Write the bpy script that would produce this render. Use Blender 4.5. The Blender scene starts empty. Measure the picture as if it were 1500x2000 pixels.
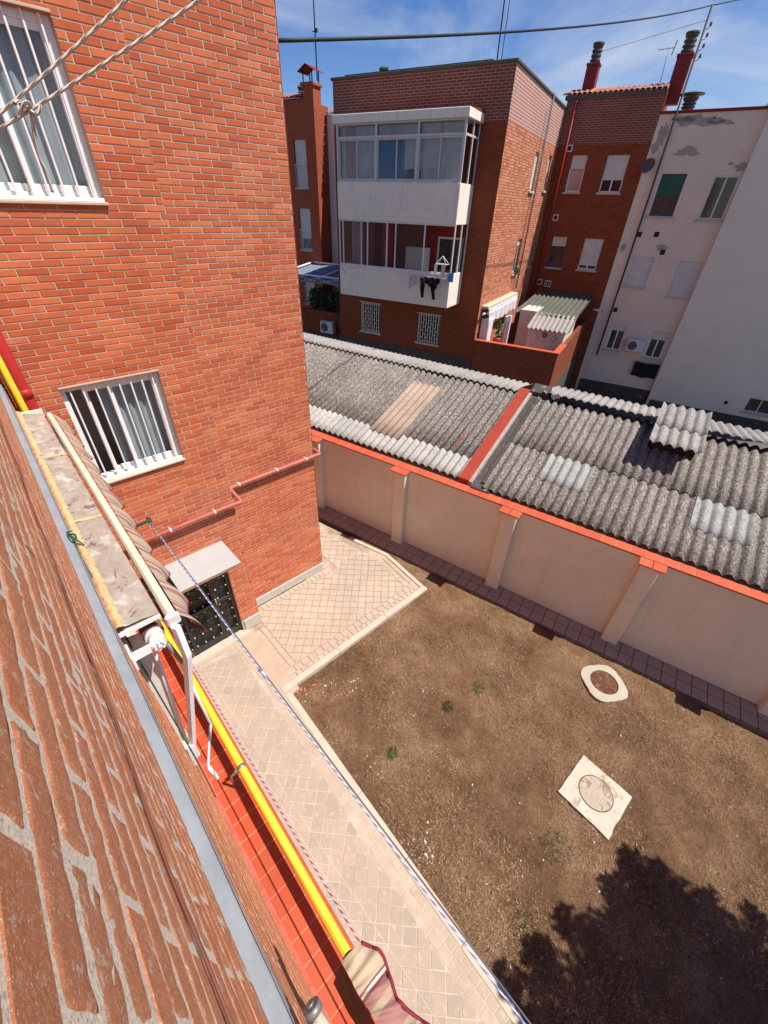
import bpy, math, random
from mathutils import Matrix, Vector, noise
R = math.radians
rng = random.Random(7)
scn = bpy.context.scene
col = scn.collection

# ------------------------------------------------------------------ camera
cam_d = bpy.data.cameras.new('camera'); cam = bpy.data.objects.new('camera', cam_d); col.objects.link(cam)
CAM = Vector((0, 0, 6.67))
FW = Vector((0.556, 0.577, -0.599)).normalized()
def cam_axes():
    f = 800.0
    zd = Vector((39.0, -1070.0, -f)).normalized()
    xd = Vector((1065.0, -570.0, f)); xd = (xd - zd * xd.dot(zd)).normalized()
    yd = zd.cross(xd)
    right = Vector((xd[0], yd[0], zd[0])); down = Vector((xd[1], yd[1], zd[1])); fwd = Vector((xd[2], yd[2], zd[2]))
    return right, -down, -fwd
r_, u_, b_ = cam_axes()
cam.matrix_world = Matrix(((r_.x, u_.x, b_.x, CAM.x), (r_.y, u_.y, b_.y, CAM.y), (r_.z, u_.z, b_.z, CAM.z), (0, 0, 0, 1)))
cam_d.sensor_fit = 'HORIZONTAL'; cam_d.sensor_width = 36.0; cam_d.lens = 36.0 * 800 / 1500
cam_d.clip_start = 0.02; cam_d.clip_end = 2000
scn.camera = cam

# ------------------------------------------------------------------ sky, sun, exposure
SUN = Vector((0.34, -0.46, 1.0)).normalized()
SUN_EL = math.asin(SUN.z)
SUN_AZ = math.atan2(SUN.x, SUN.y)            # clockwise from +Y
wd = bpy.data.worlds.new('World'); scn.world = wd; wd.use_nodes = True
wn = wd.node_tree.nodes; wl = wd.node_tree.links; wn.clear()
w_out = wn.new('ShaderNodeOutputWorld'); w_bg = wn.new('ShaderNodeBackground')
sky = wn.new('ShaderNodeTexSky'); sky.sky_type = 'NISHITA'; sky.sun_disc = False
sky.sun_elevation = SUN_EL; sky.sun_rotation = SUN_AZ; sky.altitude = 650; sky.air_density = 1.0; sky.dust_density = 0.0; sky.ozone_density = 2.0
w_tc = wn.new('ShaderNodeTexCoord'); w_mp = wn.new('ShaderNodeMapping'); w_mp.inputs['Scale'].default_value = (1.0, 1.6, 3.2)
w_mp.inputs['Location'].default_value = (-1.2, 0.8, 0.5)
w_nz = wn.new('ShaderNodeTexNoise'); w_nz.inputs['Scale'].default_value = 2.3; w_nz.inputs['Detail'].default_value = 6; w_nz.inputs['Roughness'].default_value = 0.6
w_nz.inputs['Distortion'].default_value = 0.6
w_rp = wn.new('ShaderNodeValToRGB'); w_rp.color_ramp.elements[0].position = 0.40; w_rp.color_ramp.elements[1].position = 0.74
w_rp.color_ramp.elements[1].color = (0.8, 0.8, 0.8, 1)
w_mx = wn.new('ShaderNodeMix'); w_mx.data_type = 'RGBA'; w_mx.inputs[7].default_value = (6.6, 7.0, 7.6, 1)
wl.new(w_tc.outputs['Generated'], w_mp.inputs[0]); wl.new(w_mp.outputs[0], w_nz.inputs['Vector']); wl.new(w_nz.outputs['Fac'], w_rp.inputs[0])
w_sp = wn.new('ShaderNodeSeparateXYZ'); wl.new(w_tc.outputs['Generated'], w_sp.inputs[0])
w_el = wn.new('ShaderNodeMapRange'); w_el.inputs[1].default_value = 0.0; w_el.inputs[2].default_value = 0.65; w_el.inputs[3].default_value = 1.0; w_el.inputs[4].default_value = 0.25; wl.new(w_sp.outputs['Z'], w_el.inputs[0])
w_ml = wn.new('ShaderNodeMath'); w_ml.operation = 'MULTIPLY'; wl.new(w_rp.outputs[0], w_ml.inputs[0]); wl.new(w_el.outputs[0], w_ml.inputs[1])
wl.new(w_ml.outputs[0], w_mx.inputs[0]); w_hs = wn.new('ShaderNodeHueSaturation'); w_hs.inputs['Saturation'].default_value = 1.32; w_hs.inputs['Hue'].default_value = 0.516; wl.new(sky.outputs[0], w_hs.inputs['Color']); wl.new(w_hs.outputs[0], w_mx.inputs[6]); wl.new(w_mx.outputs[2], w_bg.inputs[0])
w_bg.inputs[1].default_value = 0.086
wl.new(w_bg.outputs[0], w_out.inputs[0])
sd = bpy.data.lights.new('sun', 'SUN'); sd.energy = 5.0; sd.angle = R(0.53); sd.color = (1.0, 0.955, 0.89)
so = bpy.data.objects.new('sun', sd); col.objects.link(so); so.rotation_euler = (-SUN).to_track_quat('-Z', 'Y').to_euler(); so.location = (20, -30, 60)
scn.view_settings.view_transform = 'Standard'; scn.view_settings.look = 'None'; scn.view_settings.gamma = 1.0
scn.view_settings.exposure = 0.45; scn.view_settings.use_curve_mapping = False

# ------------------------------------------------------------------ materials
class NT:
    def __init__(s, name):
        s.m = bpy.data.materials.new(name); s.m.use_nodes = True
        s.n = s.m.node_tree.nodes; s.l = s.m.node_tree.links; s.n.clear()
        s.out = s.n.new('ShaderNodeOutputMaterial'); s.p = s.n.new('ShaderNodeBsdfPrincipled')
        s.l.new(s.p.outputs[0], s.out.inputs[0])
    def new(s, t, **k):
        x = s.n.new(t)
        for a, v in k.items(): setattr(x, a, v)
        return x
    def link(s, a, b): s.l.new(a, b)
    def val(s, node, **k):
        for a, v in k.items(): node.inputs[a.replace('_', ' ')].default_value = v
        return node
    def coords(s, kind='Object'):
        return s.new('ShaderNodeTexCoord').outputs[kind]
    def noise(s, vec, scale, detail=4, rough=0.6, dist=0.0):
        n = s.new('ShaderNodeTexNoise'); n.inputs['Scale'].default_value = scale; n.inputs['Detail'].default_value = detail
        n.inputs['Roughness'].default_value = rough; n.inputs['Distortion'].default_value = dist
        s.link(vec, n.inputs['Vector']); return n.outputs['Fac']
    def ramp(s, fac, stops):
        r = s.new('ShaderNodeValToRGB'); e = r.color_ramp.elements
        while len(e) < len(stops): e.new(0.5)
        for i, (p, c) in enumerate(stops):
            e[i].position = p; e[i].color = (*c, 1) if len(c) == 3 else c
        s.link(fac, r.inputs[0]); return r.outputs[0]
    def mix(s, fac, a, b, mode='MIX'):
        x = s.new('ShaderNodeMix', data_type='RGBA', blend_type=mode)
        for i, v in ((0, fac), (6, a), (7, b)):
            if isinstance(v, (int, float)): x.inputs[i].default_value = v
            elif isinstance(v, tuple): x.inputs[i].default_value = (*v, 1)
            else: s.link(v, x.inputs[i])
        return x.outputs[2]
    def math(s, op, a, b=0.0):
        x = s.new('ShaderNodeMath', operation=op)
        for i, v in ((0, a), (1, b)):
            if isinstance(v, (int, float)): x.inputs[i].default_value = v
            else: s.link(v, x.inputs[i])
        return x.outputs[0]
    def bump(s, h, strength=0.3, dist=0.01):
        b = s.new('ShaderNodeBump'); b.inputs['Strength'].default_value = strength; b.inputs['Distance'].default_value = dist
        s.link(h, b.inputs['Height']); s.link(b.outputs[0], s.p.inputs['Normal'])
    def color(s, c):
        if isinstance(c, tuple): s.p.inputs['Base Color'].default_value = (*c, 1)
        else: s.link(c, s.p.inputs['Base Color'])
    def rough(s, v):
        if isinstance(v, (int, float)): s.p.inputs['Roughness'].default_value = v
        else: s.link(v, s.p.inputs['Roughness'])
    def random(s):
        a = s.new('ShaderNodeObjectInfo').outputs['Random']; b = s.new('ShaderNodeNewGeometry').outputs['Random Per Island']
        return s.math('FRACT', s.math('ADD', a, b))

def simple(name, c, rough=0.6, var=0.12, scale=6.0, metal=0.0, bump=0.0, bscale=60.0, spec=0.35):
    t = NT(name); v = t.coords()
    n = t.noise(v, scale, 5, 0.65)
    lo = tuple(x * (1 - var) for x in c); hi = tuple(min(1, x * (1 + var)) for x in c)
    t.color(t.ramp(n, [(0.3, lo), (0.7, hi)])); t.rough(rough); t.p.inputs['Metallic'].default_value = metal
    t.p.inputs['Specular IOR Level'].default_value = spec
    if bump: t.bump(t.noise(v, bscale, 4, 0.7), bump, 0.01)
    return t.m

def m_brick_piece(name, tones, speck=0.0, rough=0.85, bscale=180.0, bstr=0.25, stain=None):
    t = NT(name); v = t.coords(); r = t.random()
    n = len(tones); c = t.ramp(r, [((i + 0.5) / n, tones[i]) for i in range(n)])
    c = t.mix(t.math('MULTIPLY', t.noise(v, 22, 5, 0.7), 0.55), c, tuple(x * 0.62 for x in tones[0]))
    w = t.new('ShaderNodeNewGeometry').outputs['Position']
    if not speck:
        c = t.mix(t.ramp(t.noise(w, 0.8, 7, 0.75, 0.4), [(0.50, (0, 0, 0)), (0.70, (0.14, 0.14, 0.14))]), c, (0.66, 0.40, 0.31))
        c = t.mix(t.ramp(t.noise(w, 1.7, 7, 0.75), [(0.50, (0, 0, 0)), (0.72, (0.45, 0.45, 0.45))]), c, tuple(x * 0.5 for x in tones[0]))
    else:
        c = t.mix(t.ramp(t.noise(w, 120, 4, 0.85), [(0.46, (0, 0, 0)), (0.60, (0.42, 0.42, 0.42))]), c, tuple(x * 0.5 for x in tones[0]))
        c = t.mix(t.ramp(t.noise(w, 210, 3, 0.9), [(0.54, (0, 0, 0)), (0.62, (0.6, 0.6, 0.6))]), c, (0.74, 0.46, 0.30))
        c = t.mix(t.ramp(t.noise(w, 5, 6, 0.7), [(0.45, (0, 0, 0)), (0.65, (0.3, 0.3, 0.3))]), c, (0.46, 0.22, 0.11))
        c = t.mix(t.ramp(t.noise(w, 38, 6, 0.8), [(0.57, (0, 0, 0)), (0.63, (0.75, 0.75, 0.75))]), c, (0.68, 0.56, 0.43))
    if stain: c = t.mix(t.ramp(t.noise(v, 7, 5, 0.7), [(0.52, (0, 0, 0)), (0.7, (0.6, 0.6, 0.6))]), c, stain)
    if speck:
        vo = t.new('ShaderNodeTexVoronoi'); vo.inputs['Scale'].default_value = 260; t.link(v, vo.inputs['Vector'])
        s1 = t.ramp(vo.outputs['Distance'], [(0.22, (1, 1, 1)), (0.34, (0, 0, 0))])
        s2 = t.ramp(t.noise(v, 90, 4, 0.85), [(0.52, (0, 0, 0)), (0.60, (1, 1, 1))])
        c = t.mix(t.math('MULTIPLY', t.math('MULTIPLY', s1, s2), speck), c, (0.72, 0.60, 0.46))
    t.color(c); t.rough(rough); t.p.inputs['Specular IOR Level'].default_value = 0.25
    t.bump(t.noise(v, bscale, 6, 0.75), bstr, 0.004)
    return t.m

def m_brick_tex(name, c1, c2, mortar, bw=0.25, rh=0.065, ms=0.012, bump=0.5, dirt=(0.05, 0.03, 0.03), dirt_amt=0.5, squash=0.0):
    t = NT(name); uv = t.coords('UV')
    b = t.new('ShaderNodeTexBrick'); t.link(uv, b.inputs['Vector'])
    for k, v in (('Color1', (*c1, 1)), ('Color2', (*c2, 1)), ('Mortar', (*mortar, 1)), ('Scale', 1.0), ('Mortar Size', ms), ('Mortar Smooth', 0.25), ('Bias', 0.0), ('Brick Width', bw), ('Row Height', rh)):
        b.inputs[k].default_value = v
    ob = t.coords()
    d = t.ramp(t.noise(ob, 0.9, 6, 0.7), [(0.46, (0, 0, 0)), (0.8, (dirt_amt,) * 3)])
    c = t.mix(d, b.outputs['Color'], dirt)
    c = t.mix(t.math('MULTIPLY', t.noise(ob, 14, 4, 0.7), 0.45), c, tuple(x * 0.55 for x in c1))
    t.color(c); t.rough(0.88); t.p.inputs['Specular IOR Level'].default_value = 0.2
    h = t.math('SUBTRACT', 1.0, b.outputs['Fac'])
    t.bump(h, bump, 0.015)
    return t.m

def m_plaster(name, c, patch=None, patch_lo=0.6, rough=0.9, var=0.1, scale=1.2, bump=0.15, drip=0.0, pscale=1.4):
    t = NT(name); v = t.coords()
    n = t.noise(v, scale, 7, 0.7)
    cc = t.ramp(n, [(0.25, tuple(x * (1 - var) for x in c)), (0.75, tuple(min(1, x * (1 + var)) for x in c))])
    cc = t.mix(t.math('MULTIPLY', t.noise(v, 40, 5, 0.8), 0.16), cc, tuple(x * 0.55 for x in c))
    if patch:
        pn = t.noise(v, pscale, 8, 0.72, 0.4)
        cc = t.mix(t.ramp(pn, [(patch_lo, (0, 0, 0)), (patch_lo + 0.03, (1, 1, 1))]), cc, patch)
    if drip:
        mp = t.new('ShaderNodeMapping'); mp.inputs['Scale'].default_value = (9, 9, 0.5); t.link(v, mp.inputs[0])
        cc = t.mix(t.ramp(t.noise(mp.outputs[0], 1.0, 5, 0.7), [(0.55, (0, 0, 0)), (0.8, (drip,) * 3)]), cc, tuple(x * 0.35 for x in c))
    t.color(cc); t.rough(rough); t.p.inputs['Specular IOR Level'].default_value = 0.25
    t.bump(t.noise(v, 70, 6, 0.8), bump, 0.004)
    return t.m

def m_glass(name, tint=(0.35, 0.40, 0.42), refl=0.16, trans=0.75):
    t = NT(name)
    tr = t.new('ShaderNodeBsdfTransparent'); tr.inputs[0].default_value = (*[x + (1 - x) * trans for x in tint], 1)
    gl = t.new('ShaderNodeBsdfGlossy'); gl.inputs['Roughness'].default_value = 0.03; gl.inputs[0].default_value = (0.9, 0.95, 1, 1)
    mx = t.new('ShaderNodeMixShader'); fr = t.new('ShaderNodeFresnel'); fr.inputs[0].default_value = 1.5
    t.link(t.math('ADD', t.math('MULTIPLY', fr.outputs[0], 0.22), refl * 0.08), mx.inputs[0]); t.link(tr.outputs[0], mx.inputs[1]); t.link(gl.outputs[0], mx.inputs[2])
    t.link(mx.outputs[0], t.out.inputs[0]); return t.m

def m_fabric(name, stripes, period, axis='Y', rough=0.9, bump=0.15):
    # woven stripes: colour bands along one object axis
    t = NT(name); v = t.coords(); sp = t.new('ShaderNodeSeparateXYZ'); t.link(v, sp.inputs[0])
    f = t.math('FRACT', t.math('DIVIDE', sp.outputs[axis], period))
    r = t.new('ShaderNodeValToRGB'); r.color_ramp.interpolation = 'CONSTANT'; e = r.color_ramp.elements
    while len(e) < len(stripes): e.new(0.5)
    for i, (p, c) in enumerate(stripes): e[i].position = p; e[i].color = (*c, 1)
    t.link(f, r.inputs[0])
    c = t.mix(t.math('MULTIPLY', t.noise(v, 25, 5, 0.7), 0.35), r.outputs[0], (0.30, 0.22, 0.15))
    t.color(c); t.rough(rough); t.p.inputs['Specular IOR Level'].default_value = 0.15
    t.bump(t.noise(v, 500, 3, 0.7), bump, 0.002); return t.m

M = {}
M['brickA'] = m_brick_piece('brick_smooth_orange', [(0.551, 0.134, 0.050), (0.635, 0.174, 0.069), (0.719, 0.223, 0.095), (0.593, 0.156, 0.058), (0.455, 0.087, 0.032), (0.677, 0.201, 0.081), (0.518, 0.116, 0.042)], bscale=140, bstr=0.15)
M['brickO'] = m_brick_piece('brick_rough_near', [(0.651, 0.227, 0.099), (0.716, 0.263, 0.119), (0.586, 0.189, 0.082), (0.695, 0.268, 0.122), (0.716, 0.217, 0.080), (0.618, 0.217, 0.099)], speck=1.0, bscale=300, bstr=1.0, stain=(0.52, 0.20, 0.07))
M['mortarA'] = simple('mortar_grey', (0.50, 0.41, 0.33), 0.95, 0.15, 30, bump=0.4, bscale=200)
def _mo():
    t = NT('mortar_coarse'); v = t.coords()
    vo = t.new('ShaderNodeTexVoronoi'); vo.inputs['Scale'].default_value = 420; t.link(v, vo.inputs['Vector'])
    n = t.noise(v, 260, 5, 0.8)
    c = t.ramp(n, [(0.33, (0.20, 0.17, 0.14)), (0.44, (0.60, 0.49, 0.37)), (0.65, (0.84, 0.74, 0.60))])
    t.color(c); t.rough(0.95); t.bump(n, 0.45, 0.004); return t.m
M['mortarO'] = _mo()
M['cement'] = m_plaster('cement_grey_band', (0.275, 0.29, 0.305), var=0.2, scale=9, bump=0.3)
def _tile(name, tones, dirt=0.3, rough=0.5):
    t = NT(name); v = t.coords(); n = len(tones)
    c = t.ramp(t.random(), [((i + 0.5) / n, tones[i]) for i in range(n)])
    c = t.mix(t.math('MULTIPLY', t.noise(v, 14, 6, 0.75), dirt), c, tuple(x * 0.5 for x in tones[0]))
    t.color(c); t.rough(rough); t.bump(t.noise(v, 120, 5, 0.7), 0.12, 0.003); t.p.inputs['Specular IOR Level'].default_value = 0.3; return t.m
M['terracotta'] = _tile('terracotta_tile', [(0.521, 0.092, 0.037), (0.571, 0.108, 0.045), (0.546, 0.120, 0.053), (0.504, 0.100, 0.043)])
M['terra_ledge'] = _tile('terracotta_ledge_tile', [(0.47, 0.072, 0.026), (0.51, 0.085, 0.032), (0.49, 0.092, 0.038), (0.45, 0.078, 0.030)], 0.45)
M['terra_edge'] = simple('terracotta_nosing', (0.40, 0.075, 0.030), 0.6, 0.15, 12)
def _paver(name, tones):
    t = NT(name); v = t.coords('Generated'); w = t.new('ShaderNodeNewGeometry').outputs['Position']; n = len(tones)
    c = t.ramp(t.random(), [((i + 0.5) / n, tones[i]) for i in range(n)])
    c = t.mix(t.ramp(t.noise(w, 1.1, 6, 0.72), [(0.40, (0, 0, 0)), (0.60, (0.637, 0.637, 0.637))]), c, (0.365, 0.293, 0.221))
    c = t.mix(t.ramp(t.noise(w, 0.7, 5, 0.6, 0.5), [(0.48, (0, 0, 0)), (0.68, (0.425, 0.425, 0.425))]), c, (0.595, 0.391, 0.281))
    c = t.mix(t.math('MULTIPLY', t.noise(w, 45, 5, 0.8), 0.35), c, (0.281, 0.212, 0.153))
    c = t.mix(t.ramp(t.noise(w, 9, 6, 0.8), [(0.45, (0, 0, 0)), (0.62, (0.5, 0.5, 0.5))]), c, (0.37, 0.285, 0.21))
    c = t.mix(t.ramp(t.noise(w, 14, 6, 0.8, 0.5), [(0.54, (0, 0, 0)), (0.66, (0.45, 0.45, 0.45))]), c, (0.62, 0.50, 0.385))
    t.color(c); t.rough(0.8); t.bump(t.noise(w, 60, 6, 0.75), 0.3, 0.006); t.p.inputs['Specular IOR Level'].default_value = 0.25; return t.m
M['paver'] = _paver('stamped_paver', [(0.541, 0.423, 0.319), (0.575, 0.449, 0.336), (0.505, 0.398, 0.302), (0.602, 0.475, 0.361), (0.549, 0.419, 0.315), (0.480, 0.384, 0.298)])
M['paver_path'] = _paver('stamped_paver_path', [(0.408, 0.324, 0.252), (0.449, 0.356, 0.274), (0.375, 0.304, 0.236), (0.465, 0.367, 0.282), (0.351, 0.284, 0.224)])
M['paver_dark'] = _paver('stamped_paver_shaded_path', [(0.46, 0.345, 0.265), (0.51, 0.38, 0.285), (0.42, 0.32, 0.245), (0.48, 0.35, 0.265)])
M['paver_joint'] = simple('paver_joint', (0.40, 0.30, 0.22), 0.95, 0.45, 2.2, bump=0.3)
M['kerb'] = m_plaster('kerb_concrete', (0.53, 0.44, 0.345), var=0.16, scale=5, bump=0.3)
M['stone'] = m_plaster('plinth_stone', (0.50, 0.46, 0.41), patch=(0.58, 0.47, 0.36), patch_lo=0.56, var=0.16, scale=9, bump=0.25, pscale=5)
M['beige'] = m_plaster('beige_render', (0.80, 0.71, 0.57), var=0.10, scale=1.3, bump=0.2, drip=0.22)
def _dirt():
    t = NT('dry_soil'); v = t.coords()
    c = t.ramp(t.noise(v, 0.9, 8, 0.74), [(0.37, (0.113, 0.056, 0.029)), (0.46, (0.205, 0.106, 0.057)), (0.53, (0.276, 0.152, 0.082)), (0.62, (0.393, 0.244, 0.141))])
    c = t.mix(t.ramp(t.noise(v, 17, 7, 0.85), [(0.44, (0, 0, 0)), (0.60, (0.684, 0.693, 0.684))]), c, (0.327, 0.193, 0.103))
    c = t.mix(t.ramp(t.noise(v, 34, 6, 0.9), [(0.50, (0, 0, 0)), (0.58, (0.684, 0.693, 0.684))]), c, (0.044, 0.023, 0.012))
    c = t.mix(t.ramp(t.noise(v, 55, 5, 0.9, 0.5), [(0.57, (0, 0, 0)), (0.64, (0.684, 0.693, 0.684))]), c, (0.380, 0.277, 0.163))
    c = t.mix(t.ramp(t.noise(v, 2.6, 7, 0.75), [(0.60, (0, 0, 0)), (0.72, (0.494, 0.501, 0.494))]), c, (0.350, 0.277, 0.194))
    t.color(c); t.rough(0.97); t.p.inputs['Specular IOR Level'].default_value = 0.1
    t.bump(t.noise(v, 34, 9, 0.88), 1.0, 0.05); return t.m
M['dirt'] = _dirt()
M['ground'] = simple('far_ground', (0.10, 0.09, 0.085), 0.95, 0.3, 0.6, bump=0.3)
def _uralita(name, tones, lich=0.85, seed=0.0):
    t = NT(name); v = t.coords(); n = len(tones)
    mp = t.new('ShaderNodeMapping'); mp.inputs['Location'].default_value = (seed, seed, seed); mp.inputs['Scale'].default_value = (1.0, 0.42, 0.8); t.link(v, mp.inputs[0]); v = mp.outputs[0]
    c = t.ramp(t.random(), [((i + 0.5) / n, tones[i]) for i in range(n)])
    c = t.mix(t.ramp(t.noise(v, 1.7, 6, 0.7), [(0.40, (0, 0, 0)), (0.75, (0.6, 0.6, 0.6))]), c, tuple(x * 0.55 for x in tones[0]))
    if lich:
        c = t.mix(t.math('MULTIPLY', t.ramp(t.noise(v, 34, 3, 0.7), [(0.50, (0, 0, 0)), (0.55, (1, 1, 1))]), lich * 0.75), c, (0.045, 0.038, 0.032))
        c = t.mix(t.math('MULTIPLY', t.ramp(t.noise(v, 41, 3, 0.7, 0.8), [(0.55, (0, 0, 0)), (0.60, (1, 1, 1))]), lich * 0.62), c, (0.58, 0.51, 0.44))
        c = t.mix(t.math('MULTIPLY', t.ramp(t.noise(v, 3.0, 6, 0.75), [(0.52, (0, 0, 0)), (0.68, (1, 1, 1))]), lich * 0.45), c, (0.11, 0.105, 0.075))
    t.color(c); t.rough(0.93); t.p.inputs['Specular IOR Level'].default_value = 0.15
    t.bump(t.noise(v, 45, 6, 0.85), 0.25, 0.008); return t.m
M['ural'] = _uralita('fibre_cement_lichen', [(0.234, 0.199, 0.172), (0.273, 0.234, 0.203), (0.203, 0.172, 0.148)])
M['ural_new'] = _uralita('fibre_cement_pale', [(0.44, 0.415, 0.37), (0.48, 0.455, 0.41), (0.40, 0.38, 0.34)], 0.34, 3)
M['ural_tan'] = _uralita('fibre_cement_tan', [(0.39, 0.285, 0.20), (0.42, 0.31, 0.225)], 0.3, 5)
M['ural_mid'] = _uralita('fibre_cement_midgrey', [(0.36, 0.33, 0.295), (0.32, 0.295, 0.27)], 0.5, 8)
M['galv'] = _uralita('translucent_sheet', [(0.37, 0.365, 0.34), (0.33, 0.33, 0.31)], 0.45, 9)
M['ural_green'] = _uralita('fibre_cement_green_dark', [(0.11, 0.115, 0.09), (0.13, 0.13, 0.105)], 0.2, 4)
M['redpaint'] = m_plaster('red_membrane_paint', (0.36, 0.052, 0.030), var=0.16, scale=3, bump=0.2)
M['dark_felt'] = m_plaster('dark_bitumen', (0.085, 0.07, 0.062), patch=(0.28, 0.25, 0.22), patch_lo=0.60, var=0.3, scale=6, bump=0.5, pscale=6)
M['white_alu'] = simple('white_aluminium', (0.80, 0.79, 0.77), 0.4, 0.05, 8, spec=0.5)
M['grey_alu'] = simple('grey_aluminium', (0.55, 0.53, 0.50), 0.5, 0.08, 8, spec=0.5)
M['white_dirty'] = m_plaster('white_enamel_dirty', (0.70, 0.68, 0.65), var=0.15, scale=8, bump=0.1, rough=0.5)
M['glass'] = m_glass('window_glass')
M['glass_dark'] = simple('dark_glass', (0.015, 0.017, 0.020), 0.08, 0.2, 3, spec=0.6)
M['curtain_grey'] = simple('grey_blue_curtain', (0.60, 0.66, 0.67), 0.9, 0.12, 5)
M['curtain_white'] = simple('white_curtain', (0.62, 0.58, 0.58), 0.9, 0.15, 3)
M['curtain_pink'] = simple('pink_curtain', (0.50, 0.31, 0.29), 0.9, 0.15, 3)
M['curtain_blue'] = simple('blue_curtain', (0.045, 0.15, 0.40), 0.9, 0.15, 3)
M['curtain_red'] = simple('crimson_curtain', (0.33, 0.035, 0.06), 0.9, 0.15, 3)
M['room'] = simple('dark_room', (0.02, 0.018, 0.017), 0.95, 0.2, 2)
M['iron'] = simple('black_iron', (0.018, 0.017, 0.016), 0.4, 0.2, 9, spec=0.5)
M['brass'] = simple('worn_stud', (0.52, 0.46, 0.36), 0.35, 0.2, 20, metal=0.6)
M['canopy'] = m_plaster('canopy_sheet', (0.43, 0.43, 0.41), var=0.08, scale=3, bump=0.05, rough=0.5)
M['canopy_edge'] = simple('canopy_rust_edge', (0.33, 0.20, 0.14), 0.7, 0.2, 15)
M['redpipe'] = m_plaster('red_pipe_paint', (0.46, 0.135, 0.105), var=0.18, scale=7, bump=0.1, rough=0.5)
M['downpipe'] = m_plaster('dark_red_downpipe', (0.42, 0.028, 0.028), var=0.1, scale=5, bump=0.05, rough=0.45)
M['yellow'] = m_plaster('yellow_gas_paint', (0.74, 0.50, 0.030), patch=(0.45, 0.30, 0.06), patch_lo=0.66, var=0.14, scale=5, bump=0.08, rough=0.5, pscale=14)
M['steel'] = simple('clamp_steel', (0.25, 0.24, 0.23), 0.45, 0.2, 20, metal=0.5)
M['foam'] = m_plaster('orange_foam', (0.66, 0.40, 0.205), var=0.28, scale=22, bump=1.0)
def _cover():
    t = NT('smeared_cement_sheet'); v = t.coords()
    c = t.ramp(t.noise(v, 7, 7, 0.72, 1.1), [(0.3, (0.24, 0.185, 0.14)), (0.55, (0.35, 0.295, 0.245)), (0.68, (0.55, 0.50, 0.455))])
    c = t.mix(t.ramp(t.noise(v, 8, 8, 0.75, 0.8), [(0.56, (0, 0, 0)), (0.62, (0.9, 0.9, 0.9))]), c, (0.115, 0.060, 0.065))
    t.color(c); t.rough(0.6); t.bump(t.noise(v, 60, 6, 0.7), 0.15, 0.003); return t.m
M['cover'] = _cover()
M['cream'] = simple('cream_enamel', (0.62, 0.55, 0.43), 0.4, 0.06, 10, spec=0.5)
CR = (0.46, 0.37, 0.25); MA = (0.20, 0.030, 0.045); PK = (0.33, 0.145, 0.135); WH = (0.66, 0.60, 0.50); TN = (0.38, 0.29, 0.195)
M['stripe'] = m_fabric('striped_awning_cloth', [(0.0, CR), (0.42, MA), (0.46, WH), (0.50, PK), (0.62, TN), (0.70, WH), (0.74, TN), (0.82, PK), (0.94, MA), (0.97, CR)], 0.20, 'X')
M['maroon'] = simple('maroon_trim', (0.19, 0.016, 0.028), 0.8, 0.15, 20)
M['roll_shade_cloth'] = simple('rolled_and_shaded_cloth', (0.16, 0.075, 0.055), 0.9, 0.3, 14)
def _rope(name, a, b, scale, thr=0.5):
    t = NT(name); uv = t.coords('UV'); mp = t.new('ShaderNodeMapping'); t.link(uv, mp.inputs[0]); mp.inputs['Scale'].default_value = (1, 1, 1)
    wv = t.new('ShaderNodeTexWave', wave_type='BANDS', bands_direction='DIAGONAL'); wv.inputs['Scale'].default_value = scale; wv.inputs['Distortion'].default_value = 0.6
    t.link(mp.outputs[0], wv.inputs['Vector'])
    t.color(t.ramp(wv.outputs['Fac'], [(thr, a), (thr + 0.12, b)])); t.rough(0.85); t.bump(wv.outputs['Fac'], 0.6, 0.002); return t.m
M['rope_white'] = _rope('white_fleck_rope', (0.22, 0.18, 0.15), (0.80, 0.74, 0.66), 3.4, 0.16)
M['rope_red'] = _rope('red_white_cord', (0.30, 0.012, 0.07), (0.72, 0.50, 0.54), 1.3, 0.55)
M['rope_blue'] = _rope('blue_white_cord', (0.16, 0.24, 0.55), (0.62, 0.68, 0.78), 1.4)
M['cord_dark'] = simple('dark_grey_cord', (0.10, 0.11, 0.13), 0.6, 0.2, 10)
M['wire_white'] = simple('white_wire', (0.70, 0.66, 0.60), 0.6, 0.1, 10)
M['green_cord'] = simple('green_cord', (0.012, 0.085, 0.060), 0.5, 0.2, 20)
M['black'] = simple('black_rubber', (0.012, 0.012, 0.013), 0.6, 0.2, 8)
# far buildings
M['bB_up'] = m_brick_tex('brick_band_shaded', (0.199, 0.053, 0.036), (0.257, 0.072, 0.046), (0.418, 0.272, 0.216), bw=0.26, rh=0.078, ms=0.013, bump=0.4, dirt_amt=0.35)  # front copy of the band brick, darkened to carry the facade's shade
M['bB'] = m_brick_tex('brick_red_brown_shaded', (0.237, 0.056, 0.022), (0.314, 0.082, 0.033), (0.218, 0.070, 0.036), bw=0.25, rh=0.075, ms=0.008, bump=0.9, dirt_amt=0.25)  # brick for the shaded fronts; their shade is put into the darker colour
M['bB_side'] = m_brick_tex('brick_orange_relief_sunlit', (0.50, 0.150, 0.072), (0.74, 0.36, 0.215), (0.36, 0.105, 0.055), bw=0.25, rh=0.085, ms=0.010, bump=1.0, dirt_amt=0.12)  # brightened copy for the sunlit side; paler tone paints highlights on the bricks
M['bE'] = m_brick_tex('brick_deep_red', (0.38, 0.075, 0.034), (0.46, 0.105, 0.048), (0.36, 0.12, 0.075), bw=0.25, rh=0.075, ms=0.008, bump=0.4, dirt_amt=0.15)
M['bal'] = m_plaster('balcony_paint', (0.84, 0.75, 0.62), var=0.08, scale=2, drip=0.5, bump=0.1)
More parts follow.
